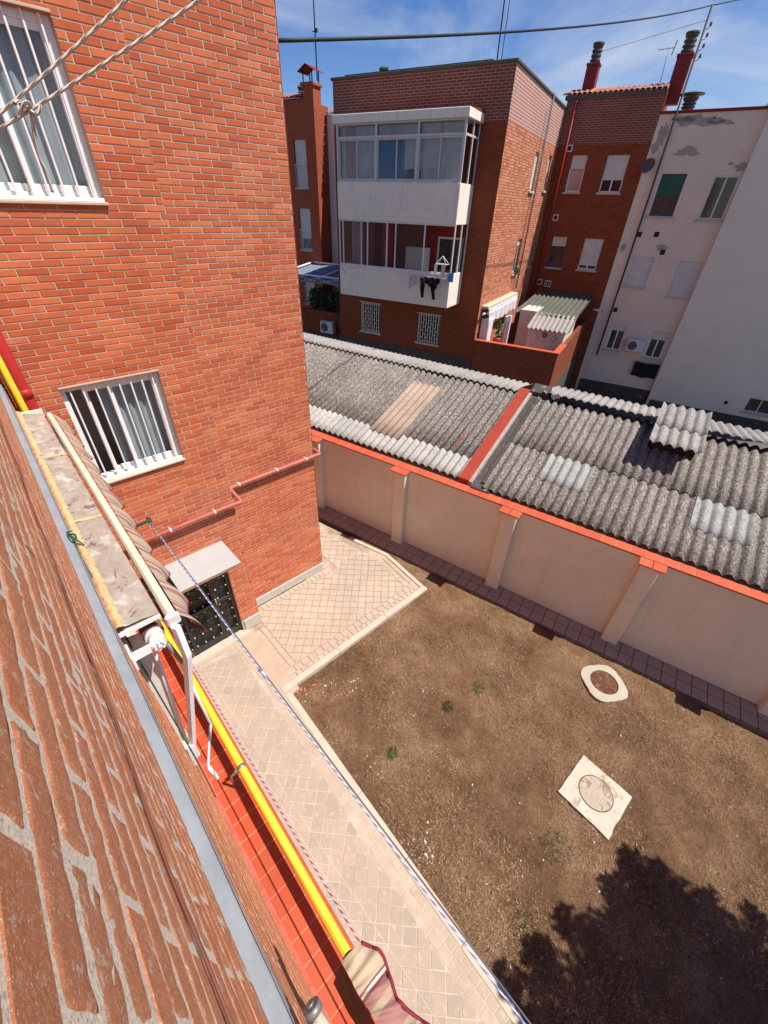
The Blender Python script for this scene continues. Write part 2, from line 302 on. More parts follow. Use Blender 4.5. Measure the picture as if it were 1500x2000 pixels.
M['white_wall'] = m_plaster('old_white_paint', (0.76, 0.65, 0.52), patch=(0.33, 0.31, 0.29), patch_lo=0.69, var=0.08, scale=1.1, drip=0.35, bump=0.2, pscale=0.9)
M['white_wall2'] = m_plaster('white_paint_wing', (0.76, 0.67, 0.54), patch=(0.45, 0.44, 0.44), patch_lo=0.74, var=0.07, scale=1.4, bump=0.3, pscale=2)
M['pink_wall'] = m_plaster('pale_pink_paint', (0.74, 0.60, 0.48), patch=(0.33, 0.30, 0.28), patch_lo=0.71, var=0.07, scale=1.1, drip=0.35, bump=0.2, pscale=0.9)
M['peel'] = m_plaster('bare_plaster', (0.38, 0.335, 0.285), var=0.3, scale=8, bump=0.4)
M['maroon_paint'] = m_plaster('maroon_paint', (0.22, 0.030, 0.028), var=0.15, scale=3)
M['redchim'] = m_plaster('red_chimney_paint', (0.22, 0.034, 0.032), var=0.12, scale=3)
M['pot'] = simple('chimney_pot_concrete', (0.10, 0.088, 0.078), 0.9, 0.25, 6, bump=0.3)
M['rooftile'] = _tile('roof_tile_clay', [(0.47, 0.16, 0.095), (0.54, 0.21, 0.13), (0.42, 0.14, 0.085)], 0.4, 0.8)
M['blind'] = simple('blind_slats', (0.62, 0.59, 0.54), 0.6, 0.08, 4)
M['blind_green'] = simple('green_blind', (0.030, 0.115, 0.075), 0.7, 0.15, 4)
M['blue_paint'] = simple('blue_frame_paint', (0.035, 0.085, 0.24), 0.6, 0.15, 4)
M['cabinet'] = simple('beige_hut_paint', (0.58, 0.52, 0.44), 0.8, 0.1, 3)
M['awn_beige'] = simple('beige_canvas', (0.58, 0.47, 0.34), 0.9, 0.15, 4)
M['ac'] = simple('ac_casing', (0.62, 0.60, 0.56), 0.5, 0.1, 6)
M['cloth_black'] = simple('black_cloth', (0.012, 0.012, 0.014), 0.95, 0.2, 10)
M['cloth_pink'] = simple('pink_lilac_cloth', (0.60, 0.44, 0.46), 0.9, 0.2, 10)
M['cloth_blue'] = simple('blue_cloth', (0.10, 0.32, 0.62), 0.9, 0.2, 10)
M['leaf'] = simple('leaf_green', (0.055, 0.105, 0.030), 0.6, 0.4, 2)
M['leaf_dark'] = simple('leaf_dark_green', (0.030, 0.052, 0.022), 0.7, 0.4, 2)
M['bark'] = simple('bark', (0.13, 0.095, 0.07), 0.95, 0.3, 9, bump=0.8, bscale=30)
M['rust'] = m_plaster('rusty_iron_cover', (0.125, 0.050, 0.028), patch=(0.25, 0.13, 0.075), patch_lo=0.56, var=0.3, scale=14, bump=0.5, pscale=12)
M['concrete'] = m_plaster('rough_concrete', (0.52, 0.455, 0.365), patch=(0.36, 0.275, 0.19), patch_lo=0.57, var=0.18, scale=7, bump=0.5, pscale=6)
M['white_cement'] = m_plaster('white_cement', (0.44, 0.385, 0.305), patch=(0.47, 0.38, 0.27), patch_lo=0.62, var=0.12, scale=9, bump=0.5, pscale=8)
def _lattice():
    t = NT('blue_lattice_cloth'); v = t.coords(); ck = t.new('ShaderNodeTexChecker'); ck.inputs['Scale'].default_value = 7
    mp = t.new('ShaderNodeMapping'); mp.inputs['Rotation'].default_value = (0, 0, 0.6); t.link(v, mp.inputs[0]); t.link(mp.outputs[0], ck.inputs['Vector'])
    t.color(t.mix(ck.outputs['Fac'], (0.045, 0.065, 0.13), (0.30, 0.32, 0.36))); t.rough(0.9); return t.m
M['lattice'] = _lattice()

# ------------------------------------------------------------------ mesh helpers
class MB:
    def __init__(s, mat4=None): s.v = []; s.f = []; s.uv = []; s.m = mat4; s.sm = []
    def quad(s, pts, uvs=None, smooth=False):
        i = len(s.v); s.v += [tuple(p) for p in pts]; s.f.append(tuple(range(i, i + len(pts)))); s.sm.append(smooth)
        if uvs is None:
            a, b, c = Vector(pts[0]), Vector(pts[1]), Vector(pts[2]); n = (b - a).cross(c - b)
            ax = max(range(3), key=lambda k: abs(n[k]))
            uvs = [((p[0], p[2]) if ax == 1 else (p[1], p[2]) if ax == 0 else (p[0], p[1])) for p in pts]
        s.uv.append(uvs)
    def box(s, lo, hi, skip=''):
        x0, y0, z0 = lo; x1, y1, z1 = hi
        F = {'-z': [(x0, y1, z0), (x1, y1, z0), (x1, y0, z0), (x0, y0, z0)], '+z': [(x0, y0, z1), (x1, y0, z1), (x1, y1, z1), (x0, y1, z1)],
             '-y': [(x0, y0, z0), (x1, y0, z0), (x1, y0, z1), (x0, y0, z1)], '+y': [(x1, y1, z0), (x0, y1, z0), (x0, y1, z1), (x1, y1, z1)],
             '-x': [(x0, y1, z0), (x0, y0, z0), (x0, y0, z1), (x0, y1, z1)], '+x': [(x1, y0, z0), (x1, y1, z0), (x1, y1, z1), (x1, y0, z1)]}
        for k, q in F.items():
            if k not in skip: s.quad(q)
        return s
    def bbox(s, lo, hi, c=0.006):
        # box with chamfered +y front edges and z edges, cheap bevel on all 12 edges
        x0, y0, z0 = lo; x1, y1, z1 = hi; c = min(c, (x1 - x0) / 3, (y1 - y0) / 3, (z1 - z0) / 3)
        xs, ys, zs = (x0, x1), (y0, y1), (z0, z1); i0 = len(s.v); idx = {}
        for a in (0, 1):
            for b in (0, 1):
                for d in (0, 1):
                    X = xs[a]; Y = ys[b]; Z = zs[d]; ix = X + (c if a == 0 else -c); iy = Y + (c if b == 0 else -c); iz = Z + (c if d == 0 else -c)
                    for k, p in (('x', (X, iy, iz)), ('y', (ix, Y, iz)), ('z', (ix, iy, Z))):
                        idx[(a, b, d, k)] = len(s.v); s.v.append(p)
        def F(*ks):
            f = tuple(idx[k] for k in ks); pts = [Vector(s.v[i]) for i in f]
            cen = sum(pts, Vector()) / len(pts); mid = Vector(((x0 + x1) / 2, (y0 + y1) / 2, (z0 + z1) / 2))
            n = (pts[1] - pts[0]).cross(pts[2] - pts[1])
            if n.dot(cen - mid) < 0: f = f[::-1]
            s.f.append(f); s.sm.append(False); s.uv.append([(s.v[i][0], s.v[i][2]) for i in f])
        for a in (0, 1):
            F((a, 0, 0, 'x'), (a, 1, 0, 'x'), (a, 1, 1, 'x'), (a, 0, 1, 'x')); F((0, a, 0, 'y'), (1, a, 0, 'y'), (1, a, 1, 'y'), (0, a, 1, 'y')); F((0, 0, a, 'z'), (1, 0, a, 'z'), (1, 1, a, 'z'), (0, 1, a, 'z'))
            for b in (0, 1):
                F((a, b, 0, 'x'), (a, b, 1, 'x'), (a, b, 1, 'y'), (a, b, 0, 'y')); F((a, 0, b, 'x'), (a, 1, b, 'x'), (a, 1, b, 'z'), (a, 0, b, 'z')); F((0, a, b, 'y'), (1, a, b, 'y'), (1, a, b, 'z'), (0, a, b, 'z'))
                for d in (0, 1): F((a, b, d, 'x'), (a, b, d, 'y'), (a, b, d, 'z'))
        return s
    def tube(s, pts, r, n=8, cap=True, rr=None):
        pts = [Vector(p) for p in pts]; rings = []; L = 0
        up = Vector((0, 0, 1)); prev = None
        for i, p in enumerate(pts):
            t = (pts[min(i + 1, len(pts) - 1)] - pts[max(i - 1, 0)]).normalized()
            if prev is None:
                a = t.cross(up);
                if a.length < 1e-3: a = t.cross(Vector((1, 0, 0)))
            else: a = prev - t * prev.dot(t)
            a.normalize(); b = t.cross(a); prev = a; q = rr[i] if rr else r
            if i: L += (p - pts[i - 1]).length
            i0 = len(s.v); s.v += [tuple(p + (a * math.cos(2 * math.pi * k / n) + b * math.sin(2 * math.pi * k / n)) * q) for k in range(n)]; rings.append((i0, L))
        for (i0, l0), (i1, l1) in zip(rings, rings[1:]):
            for k in range(n):
                k2 = (k + 1) % n; s.f.append((i0 + k, i1 + k, i1 + k2, i0 + k2)); s.sm.append(n > 4)
                s.uv.append([(l0 * 10, k / n), (l1 * 10, k / n), (l1 * 10, (k + 1) / n), (l0 * 10, (k + 1) / n)])
        if cap:
            i0 = rings[0][0]; i1 = rings[-1][0]
            s.f.append(tuple(i0 + k for k in range(n))); s.sm.append(False); s.uv.append([(0, 0)] * n)
            s.f.append(tuple(i1 + k for k in range(n - 1, -1, -1))); s.sm.append(False); s.uv.append([(0, 0)] * n)
        return s
    def lathe(s, prof, c=(0, 0, 0), n=16):
        rings = []
        for r, z in prof:
            i0 = len(s.v); rings.append(i0); s.v += [(c[0] + r * math.cos(2 * math.pi * k / n), c[1] + r * math.sin(2 * math.pi * k / n), c[2] + z) for k in range(n)]
        for a, b in zip(rings, rings[1:]):
            for k in range(n):
                k2 = (k + 1) % n; s.f.append((a + k, a + k2, b + k2, b + k)); s.sm.append(False); s.uv.append([(0, 0)] * 4)
        s.f.append(tuple(rings[-1] + k for k in range(n))); s.sm.append(False); s.uv.append([(0, 0)] * n)
        s.f.append(tuple(rings[0] + k for k in range(n - 1, -1, -1))); s.sm.append(False); s.uv.append([(0, 0)] * n)
        return s
    def grid(s, fn, nu, nv, smooth=True):
        i0 = len(s.v)
        for i in range(nu + 1):
            for j in range(nv + 1): s.v.append(tuple(fn(i / nu, j / nv)))
        for i in range(nu):
            for j in range(nv):
                a = i0 + i * (nv + 1) + j; s.f.append((a, a + nv + 1, a + nv + 2, a + 1)); s.sm.append(smooth); s.uv.append([(i / nu, j / nv)] * 4)
        return s
    def prism(s, poly, z0, z1):
        n = len(poly); i0 = len(s.v); s.v += [(x, y, z0) for x, y in poly] + [(x, y, z1) for x, y in poly]
        s.f.append(tuple(i0 + n + k for k in range(n))); s.sm.append(False); s.uv.append([poly[k] for k in range(n)])
        s.f.append(tuple(i0 + k for k in range(n - 1, -1, -1))); s.sm.append(False); s.uv.append([poly[k] for k in range(n - 1, -1, -1)])
        for k in range(n):
            k2 = (k + 1) % n; s.f.append((i0 + k, i0 + k2, i0 + n + k2, i0 + n + k)); s.sm.append(False); s.uv.append([(k, z0), (k + 1, z0), (k + 1, z1), (k, z1)])
        return s
    def mesh(s, name, mat):
        me = bpy.data.meshes.new(name)
        v = [tuple(s.m @ Vector(p)) for p in s.v] if s.m else s.v
        me.from_pydata(v, [], s.f); me.polygons.foreach_set('use_smooth', s.sm)
        uvl = me.uv_layers.new(name='UVMap'); flat = []
        for u in s.uv:
            for p in u: flat += [p[0], p[1]]
        uvl.data.foreach_set('uv', flat)
        me.materials.append(mat if not isinstance(mat, str) else M[mat]); me.update(); return me
    def build(s, name, mat, parent=None, label=None, cat=None, kind=None, group=None):
        o = bpy.data.objects.new(name, s.mesh(name, mat)); col.objects.link(o)
        if parent: o.parent = parent
        return tag(o, label, cat, kind, group)
def tag(o, label=None, cat=None, kind=None, group=None):
    for k, v in (('label', label), ('category', cat), ('kind', kind), ('group', group)):
        if v: o[k] = v
    return o
def thing(name, label, cat, loc=(0, 0, 0), rz=0.0, group=None, kind=None):
    o = bpy.data.objects.new(name, None); o.location = loc; o.rotation_euler = (0, 0, rz); o.empty_display_size = 0.2; col.objects.link(o)
    return tag(o, label, cat, kind, group)
def place(name, me, parent, loc, rot=(0, 0, 0), sc=(1, 1, 1)):
    o = bpy.data.objects.new(name, me); o.location = loc; o.rotation_euler = rot; o.scale = sc; o.parent = parent; col.objects.link(o); return o
def wall_holes(mb, a0, a1, z0, z1, b, holes, reveal=0.14):
    # facade sheet facing +y at y=b with rectangular openings and reveals; holes: (a0,a1,z0,z1)
    xs = sorted({a0, a1, *[h[0] for h in holes], *[h[1] for h in holes]}); zs = sorted({z0, z1, *[h[2] for h in holes], *[h[3] for h in holes]})
    xs = [x for x in xs if a0 <= x <= a1]; zs = [z for z in zs if z0 <= z <= z1]
    for x, x2 in zip(xs, xs[1:]):
        for z, z2 in zip(zs, zs[1:]):
            cx, cz = (x + x2) / 2, (z + z2) / 2
            if any(h[0] < cx < h[1] and h[2] < cz < h[3] for h in holes): continue
            mb.quad([(x2, b, z), (x, b, z), (x, b, z2), (x2, b, z2)])
    for h in holes:
        p, q, r, t = h; c = b - reveal
        mb.quad([(p, b, r), (q, b, r), (q, c, r), (p, c, r)]); mb.quad([(q, b, t), (p, b, t), (p, c, t), (q, c, t)])
        mb.quad([(p, b, t), (p, b, r), (p, c, r), (p, c, t)]); mb.quad([(q, b, r), (q, b, t), (q, c, t), (q, c, r)])
ROT90 = Matrix.Rotation(math.pi / 2, 4, 'Z')

def smooth(pts, n=6):
    pts = [Vector(p) for p in pts]; out = []
    for i in range(len(pts) - 1):
        p0, p1, p2, p3 = pts[max(i - 1, 0)], pts[i], pts[i + 1], pts[min(i + 2, len(pts) - 1)]
        for k in range(n):
            t = k / n; out.append(0.5 * (2 * p1 + (p2 - p0) * t + (2 * p0 - 5 * p1 + 4 * p2 - p3) * t * t + (3 * p1 - p0 - 3 * p2 + p3) * t ** 3))
    return out + [pts[-1]]
# ------------------------------------------------------------------ brickwork
def brick_rows(a0, a1, z0, z1, holes, Lb, Hc, j, off=0.0, stag=0.5):
    out = []; k = 0; z = z0
    while z + Hc <= z1 + 1e-6:
        zc = z + Hc / 2; segs = [(a0, a1)]
        for h in holes:
            if h[2] - 0.02 < zc < h[3] + 0.005:
                ns = []
                for s0, s1 in segs:
                    if h[1] <= s0 or h[0] >= s1: ns.append((s0, s1)); continue
                    if h[0] > s0: ns.append((s0, h[0]))
                    if h[1] < s1: ns.append((h[1], s1))
                segs = ns
        ph = off + (stag if k % 2 else 0.0) * Lb + (rng.random() - 0.5) * 0.03
        for s0, s1 in segs:
            x = s0 - ((s0 - ph) % Lb)
            while x < s1:
                p, q = max(x, s0), min(x + Lb - j, s1)
                if q - p > 0.02: out.append(((p + q) / 2, zc, q - p))
                x += Lb
        z += Hc; k += 1
    return out
def lay_bricks(parent, bricks, b, Hc, j, Lb, mat, to_world, limit, variants, proud=0.005, depth=0.03, cham=0.0025, jb=None):
    full = [x for x in bricks if abs(x[2] - (Lb - j)) < 1e-4]
    full.sort(key=lambda t: (to_world @ Vector((t[0], b, t[1])) - CAM).length)
    vis = []
    for t in full:
        w = to_world @ Vector((t[0], b, t[1])) - CAM; d = -w.dot(b_); 
        if d < 0.05: continue
        px = 750 + 800 * w.dot(r_) / d; py = 1000 - 800 * w.dot(u_) / d
        if -40 < px < 1540 and -40 < py < 2040: vis.append(t)
        if len(vis) >= limit: break
    ind = set(id(t) for t in vis)
    for t in vis:
        place('brick', rng.choice(variants), parent, (t[0], b + (rng.random() - 0.5) * 0.002, t[1]), ((rng.random() - 0.5) * 0.012, 0, (rng.random() - 0.5) * 0.008))
    mb = MB(); hh = (Hc - (jb or j)) / 2
    for t in bricks:
        if id(t) in ind: continue
        pr = proud + (rng.random() - 0.5) * 0.002; dz = (rng.random() - 0.5) * 0.0015; l = t[2] / 2; c = cham
        x0, x1, z0, z1, y = t[0] - l, t[0] + l, t[1] - hh + dz, t[1] + hh + dz, b + pr
        i = len(mb.v)
        mb.v += [(x0, b - 0.004, z0), (x1, b - 0.004, z0), (x1, b - 0.004, z1), (x0, b - 0.004, z1), (x0 + c, y, z0 + c), (x1 - c, y, z0 + c), (x1 - c, y, z1 - c), (x0 + c, y, z1 - c)]
        for f in ((5, 4, 7, 6), (0, 4, 5, 1)[::-1], (1, 5, 6, 2)[::-1], (2, 6, 7, 3)[::-1], (3, 7, 4, 0)[::-1]):
            mb.f.append(tuple(i + q for q in f)); mb.sm.append(False); mb.uv.append([(0, 0)] * 4)
    return mb.build('brickwork', mat, parent, kind='stuff')
def brick_mesh(name, L, H, mat, proud=0.005, cham=0.0025):
    mb = MB(); l, h, c = L / 2, H / 2, cham
    mb.v += [(-l, -0.03, -h), (l, -0.03, -h), (l, -0.03, h), (-l, -0.03, h), (-l, proud - c, -h), (l, proud - c, -h), (l, proud - c, h), (-l, proud - c, h), (-l + c, proud, -h + c), (l - c, proud, -h + c), (l - c, proud, h - c), (-l + c, proud, h - c)]
    for f in ((9, 8, 11, 10), (5, 4, 8, 9), (6, 5, 9, 10), (7, 6, 10, 11), (4, 7, 11, 8), (1, 0, 4, 5), (2, 1, 5, 6), (3, 2, 6, 7), (0, 3, 7, 4)):
        mb.f.append(f); mb.sm.append(False); mb.uv.append([(0, 0)] * 4)
    return mb.mesh(name, mat)
def rough_brick_mesh(name, L, H, mat, seed, proud=0.003):
    # worn brick: ragged outline, softly domed face
    rr = random.Random(seed); mb = MB(); n = 16; m = 4; l, h = L / 2, H / 2
    def fn(u, v):
        x = -l + L * u; z = -h + H * v
        e = noise.noise(Vector((x * 45 + seed * 7.3, z * 45, seed))) * 0.0050 + noise.noise(Vector((x * 140 + seed * 3.1, z * 140, seed))) * 0.0026
        eu = min(u, 1 - u) * L; ev = min(v, 1 - v) * H; d = min(eu, ev)
        # rounded corners
        cr = 0.012
        if eu < cr and ev < cr:
            q = math.hypot(cr - eu, cr - ev)
            if q > cr: k = (q - cr) / q; x += (cr - eu) * k * (1 if u < 0.5 else -1); z += (cr - ev) * k * (1 if v < 0.5 else -1)
        if d < 0.004:
            x += e * (1 if u < 0.5 else -1) * (1 if eu < 0.004 else 0.0); z += e * (1 if v < 0.5 else -1) * (1 if ev < 0.004 else 0.0)
        y = proud * min(1.0, d / 0.005) - (0.004 if d < 1e-6 else 0) + noise.noise(Vector((x * 75 + seed, z * 75, seed * 2.2))) * 0.0016 * (1.0 if d < 0.012 else 0.3) + noise.noise(Vector((x * 60, z * 60, seed + 5))) * 0.0012
        return (x, y, z)
    us = [0, 0.012, 0.03] + [0.03 + 0.94 * k / n for k in range(1, n)] + [0.97, 0.988, 1]; vs = [0, 0.05, 0.14] + [0.14 + 0.72 * k / m for k in range(1, m)] + [0.86, 0.95, 1]
    i0 = 0; nv = len(vs)
    for u in us:
        for v in vs: mb.v.append(fn(u, v))
    for i in range(len(us) - 1):
        for j in range(nv - 1):
            a = i * nv + j; mb.f.append((a, a + 1, a + nv + 1, a + nv)); mb.sm.append(True); mb.uv.append([(0, 0)] * 4)
    return mb.mesh(name, mat)

# ================================================================== THE SETTING
mb = MB(); mb.quad([(-300, -300, -1.62), (400, -300, -1.62), (400, 400, -1.62), (-300, 400, -1.62)]); mb.build('ground', 'ground', kind='structure')
mb = MB(); mb.box((-6, -9, -1.6), (7.05, 12, -0.16)); mb.build('yard_base', 'ground', kind='structure')

def kx(y): return 1.531 - 0.0334 * (3.768 - y)              # dirt side of the path kerb
def wx(y): return 6.923 - 0.228 * y                           # face of the garden wall
# soil
mb = MB()
def soil(u, v):
    y = -5.2 + (8.98) * v; x0 = kx(y) - 0.03; x1 = wx(y) - 0.45; x = x0 + (x1 - x0) * u
    e = min(u * (x1 - x0), (1 - u) * (x1 - x0), 3.78 - y)
    z = -0.055 + 0.05 * noise.noise(Vector((x * 0.9, y * 0.9, 3.1))) + 0.022 * noise.noise(Vector((x * 4, y * 4, 1.0))) + 0.012 * noise.noise(Vector((x * 13, y * 13, 5.0)))
    if e < 0.15: z -= 0.02
    return (x, y, z)
mb.grid(soil, 120, 190); mb.grid(lambda u, v: (4.9 + 1.2 * u, 3.70 + 2.6 * v, -0.05 + 0.02 * noise.noise(Vector((u * 9, v * 12, 2)))), 20, 30); soil_o = mb.build('soil', 'dirt', kind='structure')
def soil_z(x, y):
    x0 = kx(y) - 0.03; x1 = wx(y) - 0.45
    return soil((x - x0) / (x1 - x0), (y + 5.2) / 8.98)[2]

# paving -------------------------------------------------------
def inside(poly, x, y):
    c = False; n = len(poly)
    for i in range(n):
        x1, y1 = poly[i]; x2, y2 = poly[(i + 1) % n]
        if (y1 > y) != (y2 > y) and x < (x2 - x1) * (y - y1) / (y2 - y1) + x1: c = not c
    return c
def tile_mesh(name, w, l, mat, t=0.03, c=0.006):
    mb = MB(); mb.bbox((-w / 2, -l / 2, -t), (w / 2, l / 2, 0), c); return mb.mesh(name, mat)
def clip_poly(p, poly):
    # Sutherland-Hodgman against a convex polygon (counter-clockwise)
    out = p
    for i in range(len(poly)):
        ax, ay = poly[i]; bx, by = poly[(i + 1) % len(poly)]; inp = out; out = []
        def sd(q): return (bx - ax) * (q[1] - ay) - (by - ay) * (q[0] - ax)
        for k in range(len(inp)):
            c, d = inp[k], inp[(k + 1) % len(inp)]; sc, sdd = sd(c), sd(d)
            if sc >= 0: out.append(c)
            if (sc >= 0) != (sdd >= 0):
                t = sc / (sc - sdd); out.append((c[0] + (d[0] - c[0]) * t, c[1] + (d[1] - c[1]) * t))
        if not out: return []
    return out
def area(p): return 0.5 * abs(sum(p[i][0] * p[(i + 1) % len(p)][1] - p[(i + 1) % len(p)][0] * p[i][1] for i in range(len(p))))
def pave(parent, poly, size, ang, mat, limit, zt=0.0, gap=0.0055, jit=0.004, org=None):
    xs = [p[0] for p in poly]; ys = [p[1] for p in poly]; cx, cy = org or (sum(xs) / len(xs), sum(ys) / len(ys))
    rad = max(math.hypot(x - cx, y - cy) for x, y in poly); n = int(rad / size) + 2; ca, sa = math.cos(ang), math.sin(ang)
    full = []; cut = []
    for i in range(-n, n):
        for j in range(-n, n):
            w = size - gap; u, v = i * size + gap / 2, j * size + gap / 2
            q = [(cx + ca * a - sa * b, cy + sa * a + ca * b) for a, b in ((u, v), (u + w, v), (u + w, v + w), (u, v + w))]
            k = clip_poly(q, poly)
            if not k: continue
            ar = area(k)
            if ar > w * w * 0.995: full.append((sum(p[0] for p in q) / 4, sum(p[1] for p in q) / 4))
            elif ar > 0.0015: cut.append(k)
    full.sort(key=lambda p: (p[0]) ** 2 + p[1] ** 2 + (0 if p[1] > -0.8 else 40))
    me = [tile_mesh('tile', size - gap, size - gap, mat, c=0.005) for _ in range(1)][0]
    for x, y in full[:limit]:
        place('tile', me, parent, (x, y, zt + (rng.random() - 0.5) * jit), ((rng.random() - 0.5) * 0.01, (rng.random() - 0.5) * 0.01, ang + (rng.random() - 0.5) * 0.012))
    mb = MB(); w = (size - gap) / 2
    for x, y in full[limit:]:
        q = [(x + ca * a - sa * b, y + sa * a + ca * b) for a, b in ((-w, -w), (w, -w), (w, w), (-w, w))]; mb.prism(q, zt - 0.03, zt + (rng.random() - 0.5) * jit)
    for k in cut:
        c0 = (sum(p[0] for p in k) / len(k), sum(p[1] for p in k) / len(k)); k = [(c0[0] + (p[0] - c0[0]) * 0.96, c0[1] + (p[1] - c0[1]) * 0.96) for p in k]
        mb.prism(k, zt - 0.03, zt + (rng.random() - 0.5) * jit)
    if mb.f: mb.build('cut_tiles', mat, parent, kind='stuff')
def row(parent, p0, p1, width, step, side, mat, zt=0.0, gap=0.008, indiv=True):
    # one course of edging tiles from p0 to p1, lying on the left (side=1) or right (-1) of the line
    d = Vector((p1[0] - p0[0], p1[1] - p0[1])); L = d.length; d.normalize(); nn = Vector((-d.y, d.x)) * side; ang = math.atan2(d.y, d.x)
    n = max(1, round(L / step)); s = L / n; me = tile_mesh('tile', s - gap, width - gap, mat, c=0.004)
    for i in range(n):
        c = Vector(p0) + d * (s * (i + 0.5)) + nn * (width / 2)
        place('tile', me, parent, (c.x, c.y, zt + (rng.random() - 0.5) * 0.003), (0, 0, ang + (rng.random() - 0.5) * 0.015))
# path along the near building
path = thing('path', None, None, kind='structure')
mb = MB(); mb.prism([(-0.079, -5.2), (kx(-5.2) - 0.10, -5.2), (kx(3.9) - 0.10, 3.9), (1.30, 5.36), (-0.079, 5.36)], -0.15, -0.0035); mb.build('bed', simple('pale_joint', (0.47, 0.385, 0.30), 0.95, 0.30, 3, bump=0.3), path)
k0, k1 = (kx(-3.0), -3.0), (kx(3.75), 3.75)
def kl(y, o): return (kx(y) - o, y)
row(path, kl(-3.0, 0.115), kl(3.9, 0.115), 0.10, 0.115, 1, M['paver'], 0.0); row(path, kl(-3.0, 0.215), kl(3.9, 0.215), 0.125, 0.15, 1, M['paver'], 0.0)
pave(path, [(-0.079, -3.0), kl(-3.0, 0.34), kl(3.9, 0.34), (1.22, 5.0), (-0.079, 5.3)], 0.158, R(43), M['paver_path'], 290)
row(path, (0.25, 5.14), (1.40, 5.14), 0.11, 0.15, 1, M['paver'])
def kerb_line(parent, pts, w, step, zt, mat='kerb', side=1):
    for p0, p1 in zip(pts, pts[1:]):
        d = Vector((p1[0] - p0[0], p1[1] - p0[1])); L = d.length; d.normalize(); nn = Vector((-d.y, d.x)) * side; n = max(1, round(L / step)); s = L / n
        me = MB().bbox((-s / 2 + 0.002, -w / 2, -0.14), (s / 2 - 0.002, w / 2, 0), 0.006).mesh('kerb_stone', M[mat])
        for i in range(n):
            c = Vector(p0) + d * (s * (i + 0.5)) + nn * (w / 2); place('kerb_stone', me, parent, (c.x, c.y, zt + (rng.random() - 0.5) * 0.004), (0, 0, math.atan2(d.y, d.x) + (rng.random() - 0.5) * 0.004))
kerb_line(path, [kl(-5.0, 0), kl(3.70, 0)], 0.11, 1.0, 0.008)
# plain strip between path and terrace
mb = MB(); mb.prism([(1.665, 5.33), (1.22, 5.33), (1.30, 3.66), (1.665, 3.66)], -0.1, 0.004); mb.build('threshold_strip', m_plaster('threshold_concrete', (0.47, 0.345, 0.25), var=0.14, scale=4, bump=0.3), path)
# terrace in front of the brick building
terr = thing('paved_terrace', None, None, kind='structure')
T1, T2, T3, T4 = (1.50, 3.76), (5.02, 3.755), (5.11, 5.08), (4.62, 7.4)
mb = MB(); mb.prism([(1.64, 3.78), (5.0, 3.78), (5.09, 5.08), (4.55, 7.5), (4.15, 9.2), (3.2, 9.2), (3.2, 5.72), (1.64, 5.72)], -0.15, -0.012); mb.build('bed', 'paver_joint', terr)
kerb_line(terr, [(1.42, 3.755), (5.02, 3.755)], 0.12, 1.05, 0.014); kerb_line(terr, [(5.02, 3.885), (5.13, 5.15), (4.85, 6.2)], 0.09, 0.9, 0.014)
row(terr, (1.66, 3.885), (4.90, 3.885), 0.085, 0.115, 1, M['paver']); row(terr, (1.66, 3.97), (4.88, 3.97), 0.13, 0.155, 1, M['paver'])
row(terr, (4.90, 3.9), (5.01, 5.1), 0.09, 0.13, 1, M['paver']); row(terr, (4.80, 4.12), (4.90, 5.1), 0.12, 0.15, 1, M['paver'])
row(terr, (1.66, 4.11), (1.66, 5.20), 0.10, 0.13, -1, M['paver']); row(terr, (1.77, 4.11), (1.77, 5.20), 0.11, 0.16, -1, M['paver'])
row(terr, (2.06, 5.57), (3.70, 5.57), 0.13, 0.11, 1, M['paver']); row(terr, (3.80, 5.45), (3.80, 7.4), 0.12, 0.13, 1, M['paver'])
pave(terr, [(1.885, 4.105), (4.67, 4.105), (4.79, 5.10), (4.75, 5.56), (1.885, 5.56)], 0.158, R(46), M['paver'], 220, org=(3.3, 4.8)); pave(terr, [(3.93, 5.56), (4.75, 5.56), (4.55, 6.4), (4.3, 7.6), (3.93, 8.6)], 0.158, R(46), M['paver'], 60, org=(3.3, 4.8))
# path below the garden wall, in its shade
wf = thing('footpath', None, None, kind='structure')
WU = Vector((-0.222, 0.975)); WN = Vector((0.975, 0.222))
def wp(u, n): p = Vector((6.923, 0)) + WU * u + WN * n; return (p.x, p.y)
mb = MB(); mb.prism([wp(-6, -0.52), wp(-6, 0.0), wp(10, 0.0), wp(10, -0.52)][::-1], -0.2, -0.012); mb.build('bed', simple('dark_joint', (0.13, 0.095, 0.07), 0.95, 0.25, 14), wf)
ri = math.atan2(WU.y, WU.x)
me = tile_mesh('tile', 0.227, 0.227, M['paver_dark'], c=0.006)
for i in range(56):
    for j in range(2):
        u = -3.4 + 0.24 * i; p = wp(u, -0.13 - 0.24 * j); place('tile', me, wf, (p[0], p[1], (rng.random() - 0.5) * 0.004), (0, 0, ri + (rng.random() - 0.5) * 0.012))

# ================================================================== BRICK BUILDING ACROSS THE CORNER
YL = 5.357; JOG = 0.39; XJ = 1.885; XR = 3.655; TOPA = 9.4
A = thing('brick_building', 'orange brick building with barred windows and black iron door', 'building', (0, YL, 0), math.pi)
holesA = [(-1.372, -0.375, 3.87, 5.03), (-1.366, -0.375, 6.62, 7.79), (-1.522, -0.16, 0.0, 2.26)]
LB, HC, J = 0.25, 0.0613, 0.0105
mb = MB(); wall_holes(mb, -XJ, 0.1, 0.0, TOPA, 0.0, holesA, 0.16)
mb.box((-XR, -6, 0), (-XJ - 0.0, -JOG, TOPA), skip='-z'); mb.box((-XJ, -6, 0), (0.1, -0.6, TOPA), skip='-z'); mb.quad([(-XJ, 0, 0), (-XJ, -JOG, 0), (-XJ, -JOG, TOPA), (-XJ, 0, TOPA)][::-1])
mb.build('wall', 'mortarA', A)
vA = [brick_mesh('brick', LB - J, HC - J, M['brickA'])]
